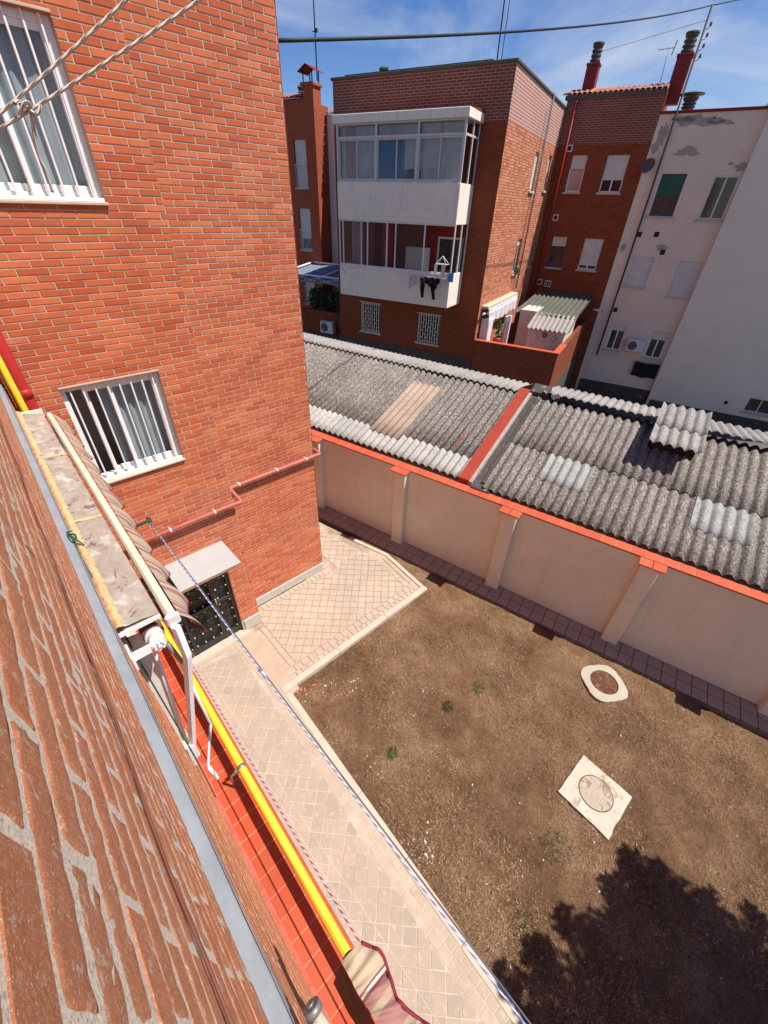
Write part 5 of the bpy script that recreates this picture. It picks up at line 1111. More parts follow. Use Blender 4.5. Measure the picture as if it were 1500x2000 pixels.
# pole with insulators in front of the white building
UP = far('utility_pole', 'slim black pole with insulators rising in front of the white building', 'pole')
mb = MB(); mb.tube([(-4.44, DB + 0.10, 0.5), (-4.44, DB + 0.10, 12.86)], 0.035, 8); mb.build('pole', 'black', UP)
for i in range(4):
    z = 12.36 - 0.27 * i; mb = MB(); mb.tube([(-4.44, DB + 0.10, z - 0.10), (-4.56, DB + 0.10, z - 0.07), (-4.60, DB + 0.10, z)], 0.012, 5); mb.lathe([(0.03, 0), (0.045, 0.03), (0.035, 0.10), (0.02, 0.11)], (-4.60, DB + 0.10, z - 0.02), 8); mb.build('insulator', 'pot', UP)
dish = far('satellite_dish', 'round grey satellite dish on the edge of the white building', 'satellite dish')
mb = MB(); mb.m = Matrix.Translation((-4.05, DB + 0.28, 8.35)) @ Matrix.Rotation(R(-70), 4, 'X') @ Matrix.Rotation(R(20), 4, 'Y'); mb.grid(lambda u, v: (0.27 * u * math.cos(v * 2 * math.pi), 0.27 * u * math.sin(v * 2 * math.pi), 0.10 * u * u), 6, 22); mb.build('bowl', 'pot', dish)
mb = MB(); mb.tube([(-4.05, DB, 8.30), (-4.05, DB + 0.22, 8.33)], 0.02, 6); mb.build('arm', 'black', dish)
acunit('air conditioner between the two lowest windows of the white building', bw(-6.05, DB + 0.22, 1.0), RB)
bt = far('dark_blanket', 'dark blanket hung below the lowest right window of the white building', 'blanket')
mb = MB(); mb.grid(lambda u, v: (-7.5 + 1.15 * u, DB + 0.14 + 0.03 * math.sin(u * 14) + 0.02 * math.sin(v * 7), -0.22 + 0.72 * v + 0.03 * math.sin(u * 9)), 24, 8); mb.build('cloth', 'cloth_black', bt); mb = MB(); mb.tube([(-7.55, DB + 0.14, 0.50), (-6.2, DB + 0.14, 0.50)], 0.012, 5); mb.build('rail', 'steel', bt)
for a0_, a1_, z_ in ((-5.75, -4.6, 6.52), (-7.6, -6.55, 6.48)):
    t = far('clothes_rail', 'wire clothes rail under the %s upper window of the white building' % ('left' if a0_ > -6 else 'right'), 'clothes rail')
    mb = MB(); [mb.tube([(a, DB + 0.02, z_), (a, DB + 0.40, z_ + 0.06)], 0.012, 5) for a in (a0_, a1_)]; mb.build('arms', 'steel', t); mb = MB(); [mb.tube([(a0_, DB + b, z_ + 0.05), (a1_, DB + b, z_ + 0.05)], 0.005, 4) for b in (0.2, 0.38)]; mb.build('lines', 'wire_white', t)
pl = far('street_lamp', 'white tubular wall lamp on the left edge of the white building', 'lamp')
mb = MB(); mb.tube([(-3.62, DB + 0.45, 2.72), (-4.0, DB + 0.30, 2.68)], 0.045, 8); mb.build('shade', 'white_dirty', pl); mb = MB(); mb.tube([(-4.0, DB + 0.30, 2.68), (-4.06, DB + 0.02, 2.62)], 0.018, 6); mb.build('arm', 'black', pl)
# aerial on the roof
ae = far('antenna', 'thin rooftop television aerial between the two red chimneys', 'antenna')
mb = MB(); mb.tube([(-3.45, CB - 0.5, 10.9), (-3.38, CB - 0.5, 12.05)], 0.014, 5); mb.build('mast', 'steel', ae); mb = MB(); mb.tube([(-3.0, CB - 0.5, 11.98), (-3.6, CB - 0.5, 12.0)], 0.010, 4)
for k in range(6): mb.tube([(-3.0 - 0.1 * k, CB - 0.66, 12.0), (-3.0 - 0.1 * k, CB - 0.34, 12.0)], 0.006, 4)
mb.tube([(-3.55, CB - 0.5, 11.8), (-3.6, CB - 0.5, 12.2)], 0.02, 4); mb.build('elements', 'steel', ae)

# terrace in front of C
TP = far('terrace_parapet', 'low red brick parapet enclosing the small terrace below the balcony block', 'wall')
mb = MB(); mb.box((-3.44, -0.16, -1.6), (-0.02, 0.0, 2.19)); mb.box((-3.44, -8, -1.6), (-3.28, -0.16, 2.15)); mb.build('wall', 'bB', TP)
mb = MB(); mb.box((-3.46, -8, -1.6), (-0.02, 0.02, 0.45)); mb.build('base', 'dark_felt', TP)
mb = MB(); mb.bbox((-3.50, -0.20, 2.19), (-0.02, 0.04, 2.235), 0.008); mb.bbox((-3.50, -1.6, 2.192), (-3.24, -0.2, 2.233), 0.008); mb.bbox((-3.462, -0.06, 0.85), (-3.438, 0.006, 2.19), 0.004); mb.build('coping', 'terracotta', TP)
mb = MB(); mb.quad([(-3.3, -8, 0.95), (0, -8, 0.95), (0, -0.16, 0.95), (-3.3, -0.16, 0.95)][::-1]); mb.build('floor', 'terracotta', TP)
HT = far('terrace_hut', 'cream painted hut with corrugated roof on the small terrace', 'hut')
mb = MB(); mb.box((-3.25, -4.6, 0.95), (-1.72, -2.0, 2.62)); mb.box((-1.72, -4.4, 0.95), (-1.0, -3.0, 3.08)); mb.build('wall', 'cabinet', HT)
def hsheet(name, mat, parent, a0, a1, b0, b1, z0, z1, nw):
    mb = MB(); n = nw * 6; mb.grid(lambda u, v: (a0 + (a1 - a0) * u, b0 + (b1 - b0) * v, z0 + (z1 - z0) * v + 0.04 * math.cos(u * nw * 2 * math.pi)), n, 2); mb.grid(lambda u, v: (a0 + (a1 - a0) * u, b0 + (b1 - b0) * v, z0 + (z1 - z0) * v + 0.04 * math.cos(u * nw * 2 * math.pi) - 0.012), n, 2); return mb.build(name, mat, parent)
hsheet('front_roof', 'ural_mid', HT, -3.45, -1.68, -1.8, -3.2, 2.62, 3.02, 9); hsheet('rear_roof', 'ural_green', HT, -3.45, -0.75, -3.0, -7.9, 2.98, 3.30, 12)
for i, (a, z) in enumerate(((-2.02, 2.27), (-2.45, 2.38), (-2.86, 2.28))):
    mb = MB(); mb.tube([(a, -2.0, z), (a, -1.97, z)], 0.11, 14); o = mb.build('wall_plate', ('blind', 'bark', 'peel')[i], HT); mb = MB(); mb.tube([(a, -1.969, z), (a, -1.962, z)], 0.07, 12); mb.build('plate_centre', ('ac', 'terracotta', 'cabinet')[i], o)
AB = far('terrace_awning', 'rolled beige and white awning on the sunlit side of the balcony block', 'awning')
mb = MB(ROT90); mb.bbox((-4.7, 0.0, 3.40), (-0.25, 0.30, 3.50), 0.01); mb.m = ROT90; mb.build('cover', 'awn_beige', AB)
mb = MB(ROT90); mb.bbox((-4.6, 0.26, 3.16), (-0.35, 0.36, 3.30), 0.02); mb.bbox((-4.6, 0.28, 3.33), (-0.35, 0.34, 3.385), 0.01); mb.build('front_bar', 'white_alu', AB)
mb = MB(ROT90); mb.grid(lambda u, v: (-4.5 + 4.2 * u, 0.37 + 0.03 * math.sin(u * 40) * v, 3.18 - 0.34 * v + 0.03 * math.sin(u * 9) * v), 60, 4); mb.build('valance', 'curtain_white', AB)
mb = MB(ROT90); mb.tube([(-0.35, 0.17, 3.22), (-0.05, 0.17, 3.22)], 0.045, 10); mb.build('roller_end', 'white_alu', AB)
cb = far('cabinet', 'white cabinet standing behind the terrace parapet beside the brick corner', 'cabinet')
mb = MB(); mb.bbox((-0.42, -0.9, 0.96), (-0.05, -0.35, 3.0), 0.02); mb.build('body', 'white_alu', cb); mb = MB(); mb.bbox((-0.40, -0.349, 1.0), (-0.08, -0.335, 2.95), 0.006); mb.build('door', 'white_dirty', cb)
pt = far('potted_plant', 'green potted plant on the terrace between cabinet and doorway', 'plant')
def leaves(mb, c, r, n, s, rr, flat=0.6):
    for _ in range(n):
        while True:
            p = Vector((rr.uniform(-1, 1), rr.uniform(-1, 1), rr.uniform(-1, 1)))
            if p.length < 1: break
        p = Vector((c[0] + p.x * r[0], c[1] + p.y * r[1], c[2] + p.z * r[2])); d = Vector((rr.uniform(-1, 1), rr.uniform(-1, 1), rr.uniform(-1, 1))).normalized(); e = d.cross(Vector((rr.uniform(-1, 1), rr.uniform(-1, 1), rr.uniform(-1, 1)))).normalized(); k = s * rr.uniform(0.6, 1.3)
        i = len(mb.v); mb.v += [tuple(p - d * k), tuple(p + e * k * 0.42), tuple(p + d * k), tuple(p - e * k * 0.42)]; mb.f.append((i, i + 1, i + 2, i + 3)); mb.sm.append(False); mb.uv.append([(0, 0)] * 4)
mb = MB(); leaves(mb, (-0.62, -1.2, 2.55), (0.14, 0.3, 0.42), 160, 0.08, rng); mb.build('foliage', 'leaf', pt); mb = MB(); mb.lathe([(0.13, 0), (0.18, 0.34)], (-0.62, -1.2, 1.80), 12); mb.box((-0.8, -1.4, 0.96), (-0.45, -1.0, 1.80)); mb.build('pot', 'terracotta', pt)
fl = far('window_flowers', 'green and white flower pot on the lit side window ledge', 'plant'); mb = MB(); leaves(mb, (-0.12, -4.4, 4.42), (0.12, 0.22, 0.16), 90, 0.07, rng); mb.build('foliage', 'leaf', fl)
sp = far('white_post', 'white folded shutter leaning by the terrace doorway', 'shutter'); mb = MB(); mb.bbox((-1.0, -1.6, 0.96), (-0.86, -1.45, 3.05), 0.01); mb.bbox((-0.82, -1.62, 0.96), (-0.74, -1.47, 3.0), 0.01); mb.build('panel', 'white_dirty', sp)

# laundry on the lower balcony
lr = far('drying_rack', 'white hanging drying rack at the open lower balcony window', 'drying rack'); mb = MB()
ap = (1.22, BF + 0.12, 5.25)
for q in ((1.0, BF + 0.0, 5.0), (1.42, BF + 0.0, 5.0), (1.0, BF + 0.28, 5.0), (1.42, BF + 0.28, 5.0)): mb.tube([ap, q], 0.009, 4)
mb.tube([(1.0, BF, 5.0), (1.42, BF, 5.0), (1.42, BF + 0.28, 5.0), (1.0, BF + 0.28, 5.0), (1.0, BF, 5.0)], 0.011, 4); mb.build('frame', 'white_alu', lr)
mb = MB(); mb.grid(lambda u, v: (1.36 + 0.1 * u, BF + 0.28, 4.98 - 0.35 * v), 4, 3); mb.build('sock', 'white_alu', lr); mb = MB(); mb.grid(lambda u, v: (1.02 + 0.16 * u, BF + 0.27, 4.98 - 0.42 * v), 4, 3); mb.build('small_towel', 'awn_beige', lr)
ln = far('washing_line', 'washing line on brackets along the lower balcony front', 'clothesline'); mb = MB()
for b in (0.12, 0.30): mb.tube([(0.95, BF + b, 4.55), (5.7, BF + b, 4.62)], 0.006, 4)
mb.build('lines', 'wire_white', ln); mb = MB(); [mb.tube([(a, BF, 4.3), (a, BF + 0.34, 4.57)], 0.012, 4) for a in (1.0, 5.6)]; mb.build('brackets', 'steel', ln)
tr = far('black_trousers', 'black trousers and top hanging from the lower balcony washing line', 'clothes')
mb = MB()
mb.grid(lambda u, v: (1.26 + 0.72 * u + 0.03 * math.sin(v * 4), BF + 0.31 + 0.05 * math.sin(u * 16 + v * 2), 4.57 - 0.06 * math.sin(u * 9) ** 2 - (0.30 + 0.07 * math.sin(u * 7)) * v), 24, 6); mb.grid(lambda u, v: (1.76 + 0.20 * u * (1 - 0.35 * v) + 0.02 * v, BF + 0.31 + 0.04 * math.sin(u * 7 + v * 3), 4.30 - 0.46 * v), 8, 6); mb.grid(lambda u, v: (1.34 + 0.20 * u * (1 - 0.3 * v) - 0.03 * v, BF + 0.31 + 0.04 * math.sin(u * 7 + v * 3 + 1), 4.30 - 0.50 * v + 0.03 * u), 8, 6); mb.grid(lambda u, v: (1.16 + 0.14 * u, BF + 0.31 + 0.03 * math.sin(u * 8), 4.54 - 0.24 * v * (0.6 + u * 0.4)), 6, 4); mb.build('cloth', 'cloth_black', tr)
tr = far('pink_cloth', 'small pink and lilac cloth hanging beside the black trousers', 'clothes'); mb = MB(); mb.grid(lambda u, v: (2.05 + 0.40 * u, BF + 0.31 + 0.03 * math.sin(u * 14), 4.57 - (0.22 + 0.28 * u) * v), 12, 5); mb.build('cloth', 'cloth_pink', tr)
tr = far('blue_cloth', 'small blue cloth tied at the right corner of the lower balcony', 'clothes'); mb = MB(); mb.grid(lambda u, v: (0.72 + 0.24 * u, BF + 0.10 + 0.03 * math.sin(u * 14 + v * 3), 4.74 - 0.30 * v), 8, 5); mb.build('cloth', 'cloth_blue', tr)

# E: tall brick building far left with stair tower, and low things in front of it
E_ = thing('brick_tower_house', 'dark red brick house with chimney tower seen past the facade edge', 'building', (15.93, 24.19, 0), RB)
mb = MB(); wall_holes(mb, -0.75, 9.0, -1.6, 10.8, 0.0, [(-0.66, 0.14, 7.33, 9.28), (-0.66, 0.14, 4.47, 6.42), (-0.66, 0.14, 1.6, 3.5)], 0.2); mb.box((-1.31, -0.62, -1.6), (-0.75, 0.0, 11.2), skip='-z'); mb.build('wall', 'bE', E_)
mb = MB(); mb.box((-1.305, -1.2, -1.6), (-0.7, -0.63, 10.6)); mb.build('rear_wall', 'bE', E_)
mb = MB(); mb.box((-6, -2.4, -1.6), (-1.31, -1.05, 10.3)); mb.build('party_wall', 'white_wall', E_)
mb = MB(); mb.bbox((-1.38, -0.70, 11.2), (-0.58, 0.06, 11.32), 0.01); tp = mb.build('tower_top', 'bE', E_)
for a, b in ((-1.25, -0.05), (-0.72, -0.05), (-1.25, -0.58), (-0.72, -0.58)): mb = MB(); mb.tube([(a, b, 11.32), (a, b, 11.75)], 0.03, 5); mb.build('post', 'black', tp)
mb = MB(); mb.quad([(-0.5, 0.1, 11.68), (-0.98, 0.1, 11.93), (-0.98, -0.72, 11.93), (-0.5, -0.72, 11.68)]); mb.quad([(-0.98, 0.1, 11.93), (-1.5, 0.1, 11.68), (-1.5, -0.72, 11.68), (-0.98, -0.72, 11.93)]); mb.quad([(-0.5, 0.1, 11.665), (-0.5, -0.72, 11.665), (-0.98, -0.72, 11.915), (-0.98, 0.1, 11.915)]); mb.quad([(-0.98, 0.1, 11.915), (-0.98, -0.72, 11.915), (-1.5, -0.72, 11.665), (-1.5, 0.1, 11.665)]); mb.build('cowl', 'maroon_paint', tp)
mb = MB(); mb.quad([(9, 0.15, 10.78), (-0.6, 0.15, 10.78), (-0.6, -0.8, 11.05), (9, -0.8, 11.05)]); rfE = mb.build('roof', 'rooftile', E_); mb = MB(); mb.quad([(-1.32, -1.0, 10.32), (-6, -1.0, 10.32), (-6, -2.1, 10.62), (-1.32, -2.1, 10.62)]); mb.build('rear_roof', 'rooftile', E_)
for i in range(9):
    for j in range(2): place('roof_tile', tmesh, rfE, (-0.5 + 0.205 * i, 0.12 - 0.33 * j, 10.79 + 0.1 * j))
for i in range(9):
    for j in range(2): place('roof_tile', tmesh, rfE, (-1.45 - 0.205 * i, -1.0 - 0.33 * j, 10.33 + 0.1 * j))
for k, (z0, z1, bl_) in enumerate(((7.33, 9.28, 0.97), (4.47, 6.42, 0.72), (1.6, 3.5, 0.9))):
    f = win(E_, -0.66, 0.14, z0, z1, 0.0, blind=bl_, split=False, depth=0.15)
    for i in range(9): mb = MB(); mb.tube([(-0.62 + 0.09 * i, 0.03, z0 + 0.02), (-0.62 + 0.09 * i, 0.03, z0 + 0.95)], 0.010, 4); mb.build('railing_bar', 'white_alu', f)
    mb = MB(); mb.tube([(-0.66, 0.03, z0 + 0.97), (0.14, 0.03, z0 + 0.97)], 0.015, 4); mb.build('railing_top', 'white_alu', f)
pot(E_, 0.42, -1.3, 10.9, 0.22, 0.5, True)
t = thing('antenna_mast', 'tall thin antenna mast above the chimney cowl at upper left', 'antenna', (15.93, 24.19, 0), RB); mb = MB(); mb.tube([(-1.30, -0.4, 11.4), (-1.30, -0.4, 15.5)], 0.028, 6); mb.tube([(-1.45, -0.4, 13.0), (-1.15, -0.4, 13.0)], 0.02, 5); mb.lathe([(0.06, 0), (0.07, 0.12)], (-1.38, -0.4, 12.95), 6); mb.build('mast', 'black', t)
# low annexe left of the balcony block
LA = far('low_annexe', 'shaded brick annexe with parapet left of the balcony block', 'building')
mb = MB(); mb.box((6.93, -2.2, -1.6), (12.5, -2.0, 1.9)); mb.build('wall', 'bB', LA); mb = MB(); mb.box((6.94, -1.999, -1.6), (12.5, -1.95, 0.75)); mb.build('base', 'dark_felt', LA)
mb = MB(); mb.quad([(6.93, -2.2, 1.2), (12.5, -2.2, 1.2), (12.5, -9, 1.2), (6.93, -9, 1.2)][::-1]); mb.build('terrace_floor', 'terra_edge', LA)
PG = far('pergola', 'shade frame covered with blue lattice cloth beside the balcony block', 'pergola')
mb = MB(); mb.grid(lambda u, v: (7.0 + 5.0 * u, -2.0 - 2.6 * v, 3.55 + 0.30 * v + 0.06 * math.sin(u * 9 + v * 3)), 20, 6); mb.build('cloth', 'lattice', PG); mb = MB(); mb.grid(lambda u, v: (7.0 + 5.0 * u, -1.99 + 0.02 * math.sin(u * 30), 3.54 - 0.30 * v), 40, 2); mb.build('cloth_edge', 'lattice', PG)
mb = MB(); mb.tube([(7.0, -4.6, 3.88), (12.0, -4.6, 3.88)], 0.05, 6); mb.tube([(7.0, -2.0, 3.58), (12.0, -2.0, 3.58)], 0.04, 6); mb.tube([(12.0, -2.0, 3.58), (12.0, -4.6, 3.88)], 0.05, 6); mb.tube([(9.35, -2.0, 3.58), (9.35, -4.6, 3.88)], 0.05, 6); mb.build('frame', 'white_alu', PG)
for a in (7.1, 11.9): mb = MB(); mb.tube([(a, -2.1, 1.9), (a, -2.1, 3.55)], 0.03, 6); mb.build('post', 'steel', PG)
for i, (a, lab) in enumerate(((7.7, 'nearest the balcony block'), (8.9, 'in the middle under the lattice shade'), (10.1, 'farthest left under the lattice shade'))):
    t = far('shrub', 'dark shrub on the annexe parapet, ' + lab, 'shrub'); t['group'] = 'shrubs under the lattice shade'; mb = MB(); leaves(mb, (a, -2.6, 2.4), (0.75, 0.5, 0.6), 420, 0.12, rng); mb.build('foliage', 'leaf_dark', t); mb = MB(); mb.tube([(a, -2.6, 1.2), (a + 0.05, -2.6, 2.3)], 0.04, 6); mb.build('stem', 'bark', t)
acunit('air conditioner on the shaded annexe wall left of the balcony block', bw(9.0, -1.75, 0.9), RB, s=1.05)
mb = MB(); mb.tube(smooth([(7.05, 0.05, 3.3), (7.0, 0.06, 2.5), (7.02, 0.05, 1.6), (7.4, -1.6, 0.9)]), 0.03, 6); o = mb.build('corner_cable', 'black', None, 'black cable running down the left corner of the balcony block', 'cable'); o.location = OB; o.rotation_euler = (0, 0, RB)

# overhead cable in the sky
mt = bw(-4.44, DB + 0.10, 12.86)
oc = thing('overhead_cable', 'dark twisted overhead cable sagging across the sky', 'cable', (0, 0, 0))
mb = MB(); mb.tube(sag((3.60, 5.80, 8.085), mt, 0.16, 40), 0.020, 6); q = Vector((45, 12.5, 18.4)); mb.tube(sag(mt, q, 0.1, 10), 0.022, 6); mb.build('cable', 'black', oc)
mb = MB(); mb.tube([bw(-0.6, -9.5, 12.3), bw(-4.4, DB + 0.1, 12.5)], 0.008, 4); mb.build('guy_wire', 'steel', None, 'thin guy wire from the black pole down to the tiled roof', 'wire')

# ================================================================== YARD DETAILS
def ring(n, r, j, rr): return [(r * (1 + rr.uniform(-j, j)) * math.cos(2 * math.pi * k / n), r * (1 + rr.uniform(-j, j)) * math.sin(2 * math.pi * k / n)) for k in range(n)]
rr = random.Random(3)
m1 = thing('manhole_cover', 'round rusty manhole cover in a ragged white cement ring', 'manhole cover', (5.77, 0.17, -0.058))
mb = MB(); n = 44; o_ = [(0.37 * (1 + 0.07 * math.cos(4 * (2 * math.pi * k / n) - 0.7) + rr.uniform(-0.02, 0.02)) * math.cos(2 * math.pi * k / n), 0.37 * (1 + 0.07 * math.cos(4 * (2 * math.pi * k / n) - 0.7) + rr.uniform(-0.02, 0.02)) * math.sin(2 * math.pi * k / n)) for k in range(n)]
i_ = [(0.235 * math.cos(2 * math.pi * k / n), 0.235 * math.sin(2 * math.pi * k / n)) for k in range(n)]
for k in range(n):
    k2 = (k + 1) % n; mb.quad([(*o_[k], 0.028), (*o_[k2], 0.028), (*i_[k2], 0.04), (*i_[k], 0.04)]); mb.quad([(*o_[k], -0.05), (*o_[k2], -0.05), (*o_[k2], 0.028), (*o_[k], 0.028)]); mb.quad([(*i_[k], 0.04), (*i_[k2], 0.04), (*i_[k2], -0.02), (*i_[k], -0.02)])
mb.build('cement_ring', 'white_cement', m1)
mb = MB(); mb.lathe([(0.222, -0.02), (0.222, 0.018), (0.205, 0.024)], (0, 0, 0), 32)
for k in range(-4, 5):
    y = k * 0.045; l = math.sqrt(max(0, 0.19 ** 2 - y * y)); mb.bbox((-l, y - 0.008, 0.024), (l, y + 0.008, 0.031), 0.002)
mb.build('lid', 'rust', m1)
m2 = thing('manhole_cover', 'square concrete manhole slab with a round inset lid', 'manhole cover', (3.935, -0.51, -0.078), R(-1.5))
mb = MB(); pts = []
for s in range(4):
    c0 = [(-0.375, -0.37), (0.375, -0.37), (0.375, 0.37), (-0.375, 0.37)][s]; c1 = [(-0.375, -0.37), (0.375, -0.37), (0.375, 0.37), (-0.375, 0.37)][(s + 1) % 4]
    for k in range(9): t = k / 9; j = 0.012 if s in (0,) else 0.004; pts.append((c0[0] + (c1[0] - c0[0]) * t + rr.uniform(-j, j), c0[1] + (c1[1] - c0[1]) * t + rr.uniform(-j, j)))
mb.prism(pts, -0.08, 0.052); mb.build('slab', 'concrete', m2)
mb = MB(); mb.lathe([(0.225, 0.0), (0.225, 0.056), (0.215, 0.058)], (0.02, 0.0, 0), 36); mb.build('lid', m_plaster('worn_lid', (0.42, 0.35, 0.27), patch=(0.27, 0.19, 0.12), patch_lo=0.55, var=0.2, scale=9, bump=0.5, pscale=7), m2)
mb = MB(); mb.tube([(0.02 + 0.231 * math.cos(k * math.pi / 20) , 0.231 * math.sin(k * math.pi / 20), 0.052) for k in range(41)], 0.007, 5); mb.build('joint_dirt', 'dirt', m2)

# dry grass, pebbles, litter
mb = MB(); rg = random.Random(11)
def blade(mb, x, y, z, l, w, lean, an):
    dx, dy = math.cos(an) * lean * l, math.sin(an) * lean * l; px, py = -math.sin(an) * w, math.cos(an) * w; h = l * math.sqrt(max(0.02, 1 - lean * lean)); i = len(mb.v)
    mb.v += [(x - px, y - py, z - 0.004), (x + px, y + py, z - 0.004), (x + dx, y + dy, z + h)]; mb.f.append((i, i + 1, i + 2)); mb.sm.append(False); mb.uv.append([(0, 0)] * 3)
g1, g2 = MB(), MB()
for _ in range(120000):
    y = rg.uniform(-3.6, 3.70); x = rg.uniform(kx(y) + 0.02, wx(y) - 0.55)
    d = noise.noise(Vector((x * 0.8, y * 0.8, 9))) + 0.5 * noise.noise(Vector((x * 2.7, y * 2.7, 4)))
    if rg.random() > 0.42 + 1.5 * d: continue
    if math.hypot(x - 5.77, y - 0.17) < 0.37 or (abs(x - 3.935) < 0.37 and abs(y + 0.51) < 0.37): continue
    blade(g1 if rg.random() < 0.6 else g2, x, y, soil_z(x, y), rg.uniform(0.025, 0.075), rg.uniform(0.0018, 0.0038), rg.uniform(0.6, 0.98), rg.uniform(0, 6.283))
g1.build('dry_grass', simple('dry_grass_straw', (0.44, 0.29, 0.155), 0.9, 0.35, 3), None, 'short dry straw grass covering the yard', 'grass', 'stuff')
g2.build('dead_grass', simple('dead_grass_brown', (0.19, 0.105, 0.058), 0.9, 0.35, 3), None, 'brown dead grass scattered over the yard soil', 'grass', 'stuff')
pb = MB(); wb = MB(); rb_ = MB()
def chip(mb, x, y, z, s):
    a = rg.uniform(0, 3.14); l = s * rg.uniform(0.6, 1.5); w = s * rg.uniform(0.4, 0.9); h = s * rg.uniform(0.3, 0.7); ca, sa = math.cos(a), math.sin(a); i = len(mb.v)
    for dx, dy, dz in ((-l, -w, -h), (l, -w * 0.7, -h), (l * 0.8, w, -h), (-l * 0.7, w, -h), (-l * 0.4, -w * 0.4, h), (l * 0.5, -w * 0.3, h), (l * 0.3, w * 0.5, h), (-l * 0.3, w * 0.4, h)): mb.v.append((x + ca * dx - sa * dy, y + sa * dx + ca * dy, z + dz))
    for f in ((4, 5, 6, 7), (0, 1, 5, 4), (1, 2, 6, 5), (2, 3, 7, 6), (3, 0, 4, 7)): mb.f.append(tuple(i + k for k in f)); mb.sm.append(False); mb.uv.append([(0, 0)] * 4)
for _ in range(4200):
    y = rg.uniform(-3.5, 3.7); x = rg.uniform(kx(y) + 0.02, wx(y) - 0.55); near = math.exp(-abs(x - kx(y)) * 1.2)
    if rg.random() > 0.35 + near: continue
    s = 0.005 * math.exp(rg.gauss(0, 0.55)); m_ = wb if rg.random() < 0.2 else pb; chip(m_, x, y, soil_z(x, y) + s * 0.3, s)
for cx, cy, n, sg in ((1.95, 3.42, 60, 0.22), (2.45, 3.15, 45, 0.12), (3.3, 2.2, 30, 0.10), (1.62, 0.75, 120, 0.14), (1.9, 2.05, 25, 0.10), (3.1, -1.0, 22, 0.25), (4.9, -1.1, 12, 0.3), (2.2, -0.4, 20, 0.4)):
    for _ in range(n):
        x = rg.gauss(cx, sg); y = rg.gauss(cy, sg * 0.8)
        if x < kx(y) + 0.03 or y > 3.7: continue
        s = 0.0075 * math.exp(rg.gauss(0, 0.6)); chip(wb if rg.random() < 0.5 else pb, x, y, soil_z(x, y) + s * 0.3, s)
for cx, cy, n in ((1.75, 3.62, 26), (4.55, -0.75, 4), (5.3, -1.2, 3)):
    for _ in range(n): x = rg.gauss(cx, 0.14); y = min(rg.gauss(cy, 0.05), 3.69); s = rg.uniform(0.010, 0.026); chip(rb_, x, y, soil_z(x, y) + s * 0.3, s)
pb.build('gravel', simple('tan_pebbles', (0.34, 0.25, 0.17), 0.9, 0.35, 5), None, 'small tan stones scattered on the soil', 'gravel', 'stuff')
wb.build('plaster_rubble', simple('white_rubble', (0.68, 0.63, 0.55), 0.9, 0.15, 9), None, 'white plaster crumbs scattered near the kerb', 'rubble', 'stuff')
rb_.build('brick_rubble', simple('red_rubble', (0.48, 0.17, 0.10), 0.9, 0.2, 9), None, 'broken red brick bits at the terrace kerb', 'rubble', 'stuff')
for i, (x, y, s, l) in enumerate(((4.02, 1.62, 0.13, 'small green weed in the middle of the yard nearest the garden wall'), (3.35, 1.75, 0.10, 'dull green weed in the yard near the terrace'), (2.15, 1.85, 0.09, 'small weed near the kerb beside white stones'), (2.95, -0.45, 0.20, 'wide green weed left of the square concrete slab'), (2.0, -0.65, 0.22, 'green weed patch close to the path kerb'))):
    t = thing('weed', l, 'weed', (x, y, 0)); mb = MB(); z = soil_z(x, y)
    for _ in range(150):
        a = rg.uniform(0, 6.28); r = s * math.sqrt(rg.random()); blade(mb, r * math.cos(a), r * math.sin(a), z, rg.uniform(0.03, 0.075), 0.0045, rg.uniform(0.3, 0.9), rg.uniform(0, 6.28))
    mb.build('leaves', 'leaf' if i != 1 else 'leaf_dark', t)

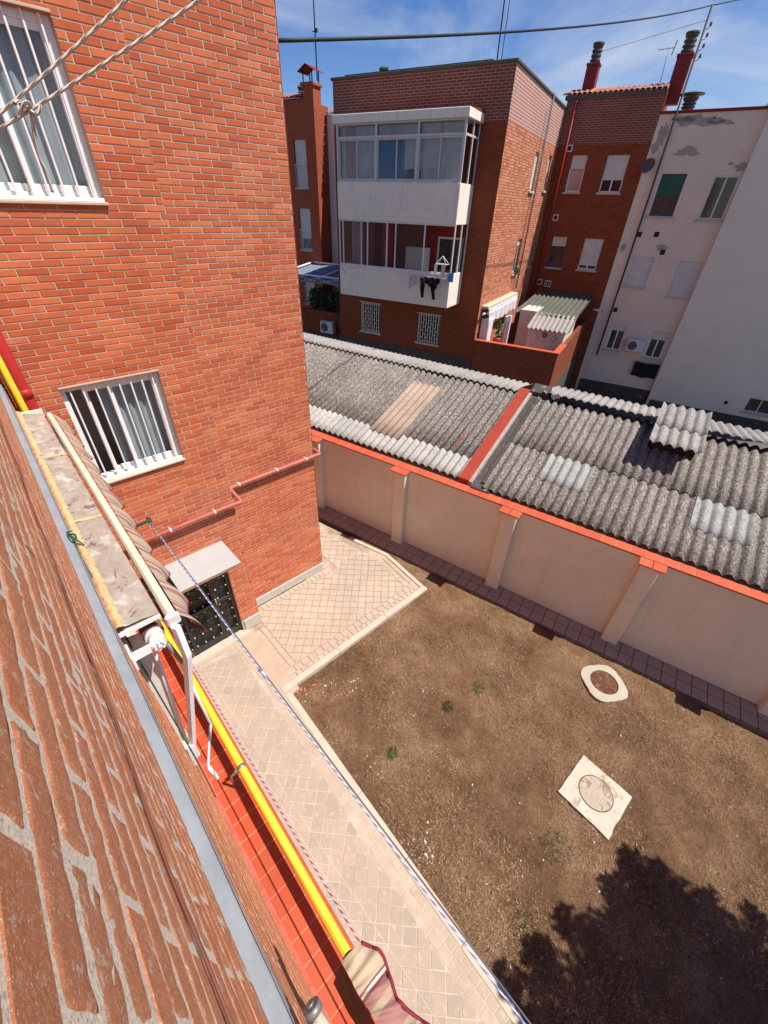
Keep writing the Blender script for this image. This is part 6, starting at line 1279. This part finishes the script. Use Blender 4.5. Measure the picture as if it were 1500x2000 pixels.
# tree outside the frame at lower right whose crown shades the yard
TR = thing('tree', 'leafy tree beyond the right edge shading the corner of the yard', 'tree', (5.0, -5.6, 0))
TRL = Vector((5.0, -5.6, 0))
rt = random.Random(21)
mb = MB(); mb.tube(smooth([(0, 0, -0.2), (0.05, 0.05, 1.0), (-0.05, 0.15, 2.2), (0.0, 0.3, 3.4), (0.1, 0.5, 4.6)]), 0.1, 10, rr=None); mb.build('trunk', 'bark', TR)
crown = []
def shadow_clump(sx, sy, h, r): crown.append((Vector((sx + 0.06 + 0.34 * h, sy + 0.14 - 0.46 * h, h)) - TRL, r))
for sx, sy, h, r in ((3.52, -1.33, 4.2, 0.17), (3.60, -1.62, 4.1, 0.20), (3.30, -1.50, 4.3, 0.26), (3.05, -1.30, 4.2, 0.16), (2.95, -1.55, 4.3, 0.30), (2.55, -1.35, 4.2, 0.24), (2.35, -1.05, 4.1, 0.17), (2.25, -1.45, 4.4, 0.32), (1.85, -1.0, 4.2, 0.22), (1.72, -1.3, 4.3, 0.30), (1.45, -0.85, 4.2, 0.18),
    (3.55, -1.95, 4.5, 0.30), (3.15, -1.95, 4.7, 0.40), (2.65, -1.85, 4.8, 0.42), (2.15, -1.85, 4.7, 0.42), (1.70, -1.70, 4.5, 0.36), (1.30, -1.30, 4.3, 0.30), (1.0, -1.55, 4.4, 0.32), (3.55, -2.35, 4.6, 0.34), (3.15, -2.45, 4.9, 0.42), (2.65, -2.40, 5.0, 0.46), (2.1, -2.35, 4.9, 0.48), (1.55, -2.2, 4.7, 0.45), (3.7, -2.75, 4.4, 0.28), (3.35, -2.95, 4.8, 0.42), (2.8, -3.0, 5.1, 0.5), (2.2, -2.95, 5.1, 0.55), (1.5, -2.8, 4.8, 0.5), (4.05, -2.55, 4.2, 0.16), (3.9, -3.1, 4.4, 0.24), (0.8, -2.3, 4.5, 0.45), (0.9, -3.0, 4.6, 0.5), (3.0, -3.6, 5.0, 0.5), (2.0, -3.6, 5.0, 0.6), (3.85, -2.15, 4.1, 0.12)): shadow_clump(sx, sy, h, r)
for sx, sy, h, r in ((2.9, -1.95, 6.0, 0.55), (2.2, -2.1, 6.2, 0.6), (3.2, -2.7, 6.2, 0.6), (2.5, -2.9, 6.6, 0.7), (1.6, -2.6, 6.0, 0.6), (2.0, -3.4, 6.4, 0.8), (3.0, -3.6, 6.3, 0.7), (1.1, -2.0, 5.8, 0.45), (1.0, -3.2, 6.0, 0.7), (2.5, -4.2, 6.2, 0.8), (3.6, -4.0, 5.8, 0.7), (1.5, -4.2, 5.8, 0.8)): shadow_clump(sx, sy, h, r)  # higher unseen clumps added to block sky light and deepen the shadow
mb = MB()
for c, r in crown: leaves(mb, c, (r, r, r * 0.8), int(900 * (r / 0.4) ** 2.0), 0.058, rt)
mb.build('crown', 'leaf', TR)
mb = MB()
for c, r in crown: mb.tube(smooth([(0.05, 0.3, 3.0 + rt.random() * 0.9), Vector((0.05, 0.3, 3.4)).lerp(c, 0.5) + Vector((rt.uniform(-0.1, 0.1), rt.uniform(-0.1, 0.1), 0.1)), c]), 0.02, 5, rr=None)
mb.build('branches', 'bark', TR)
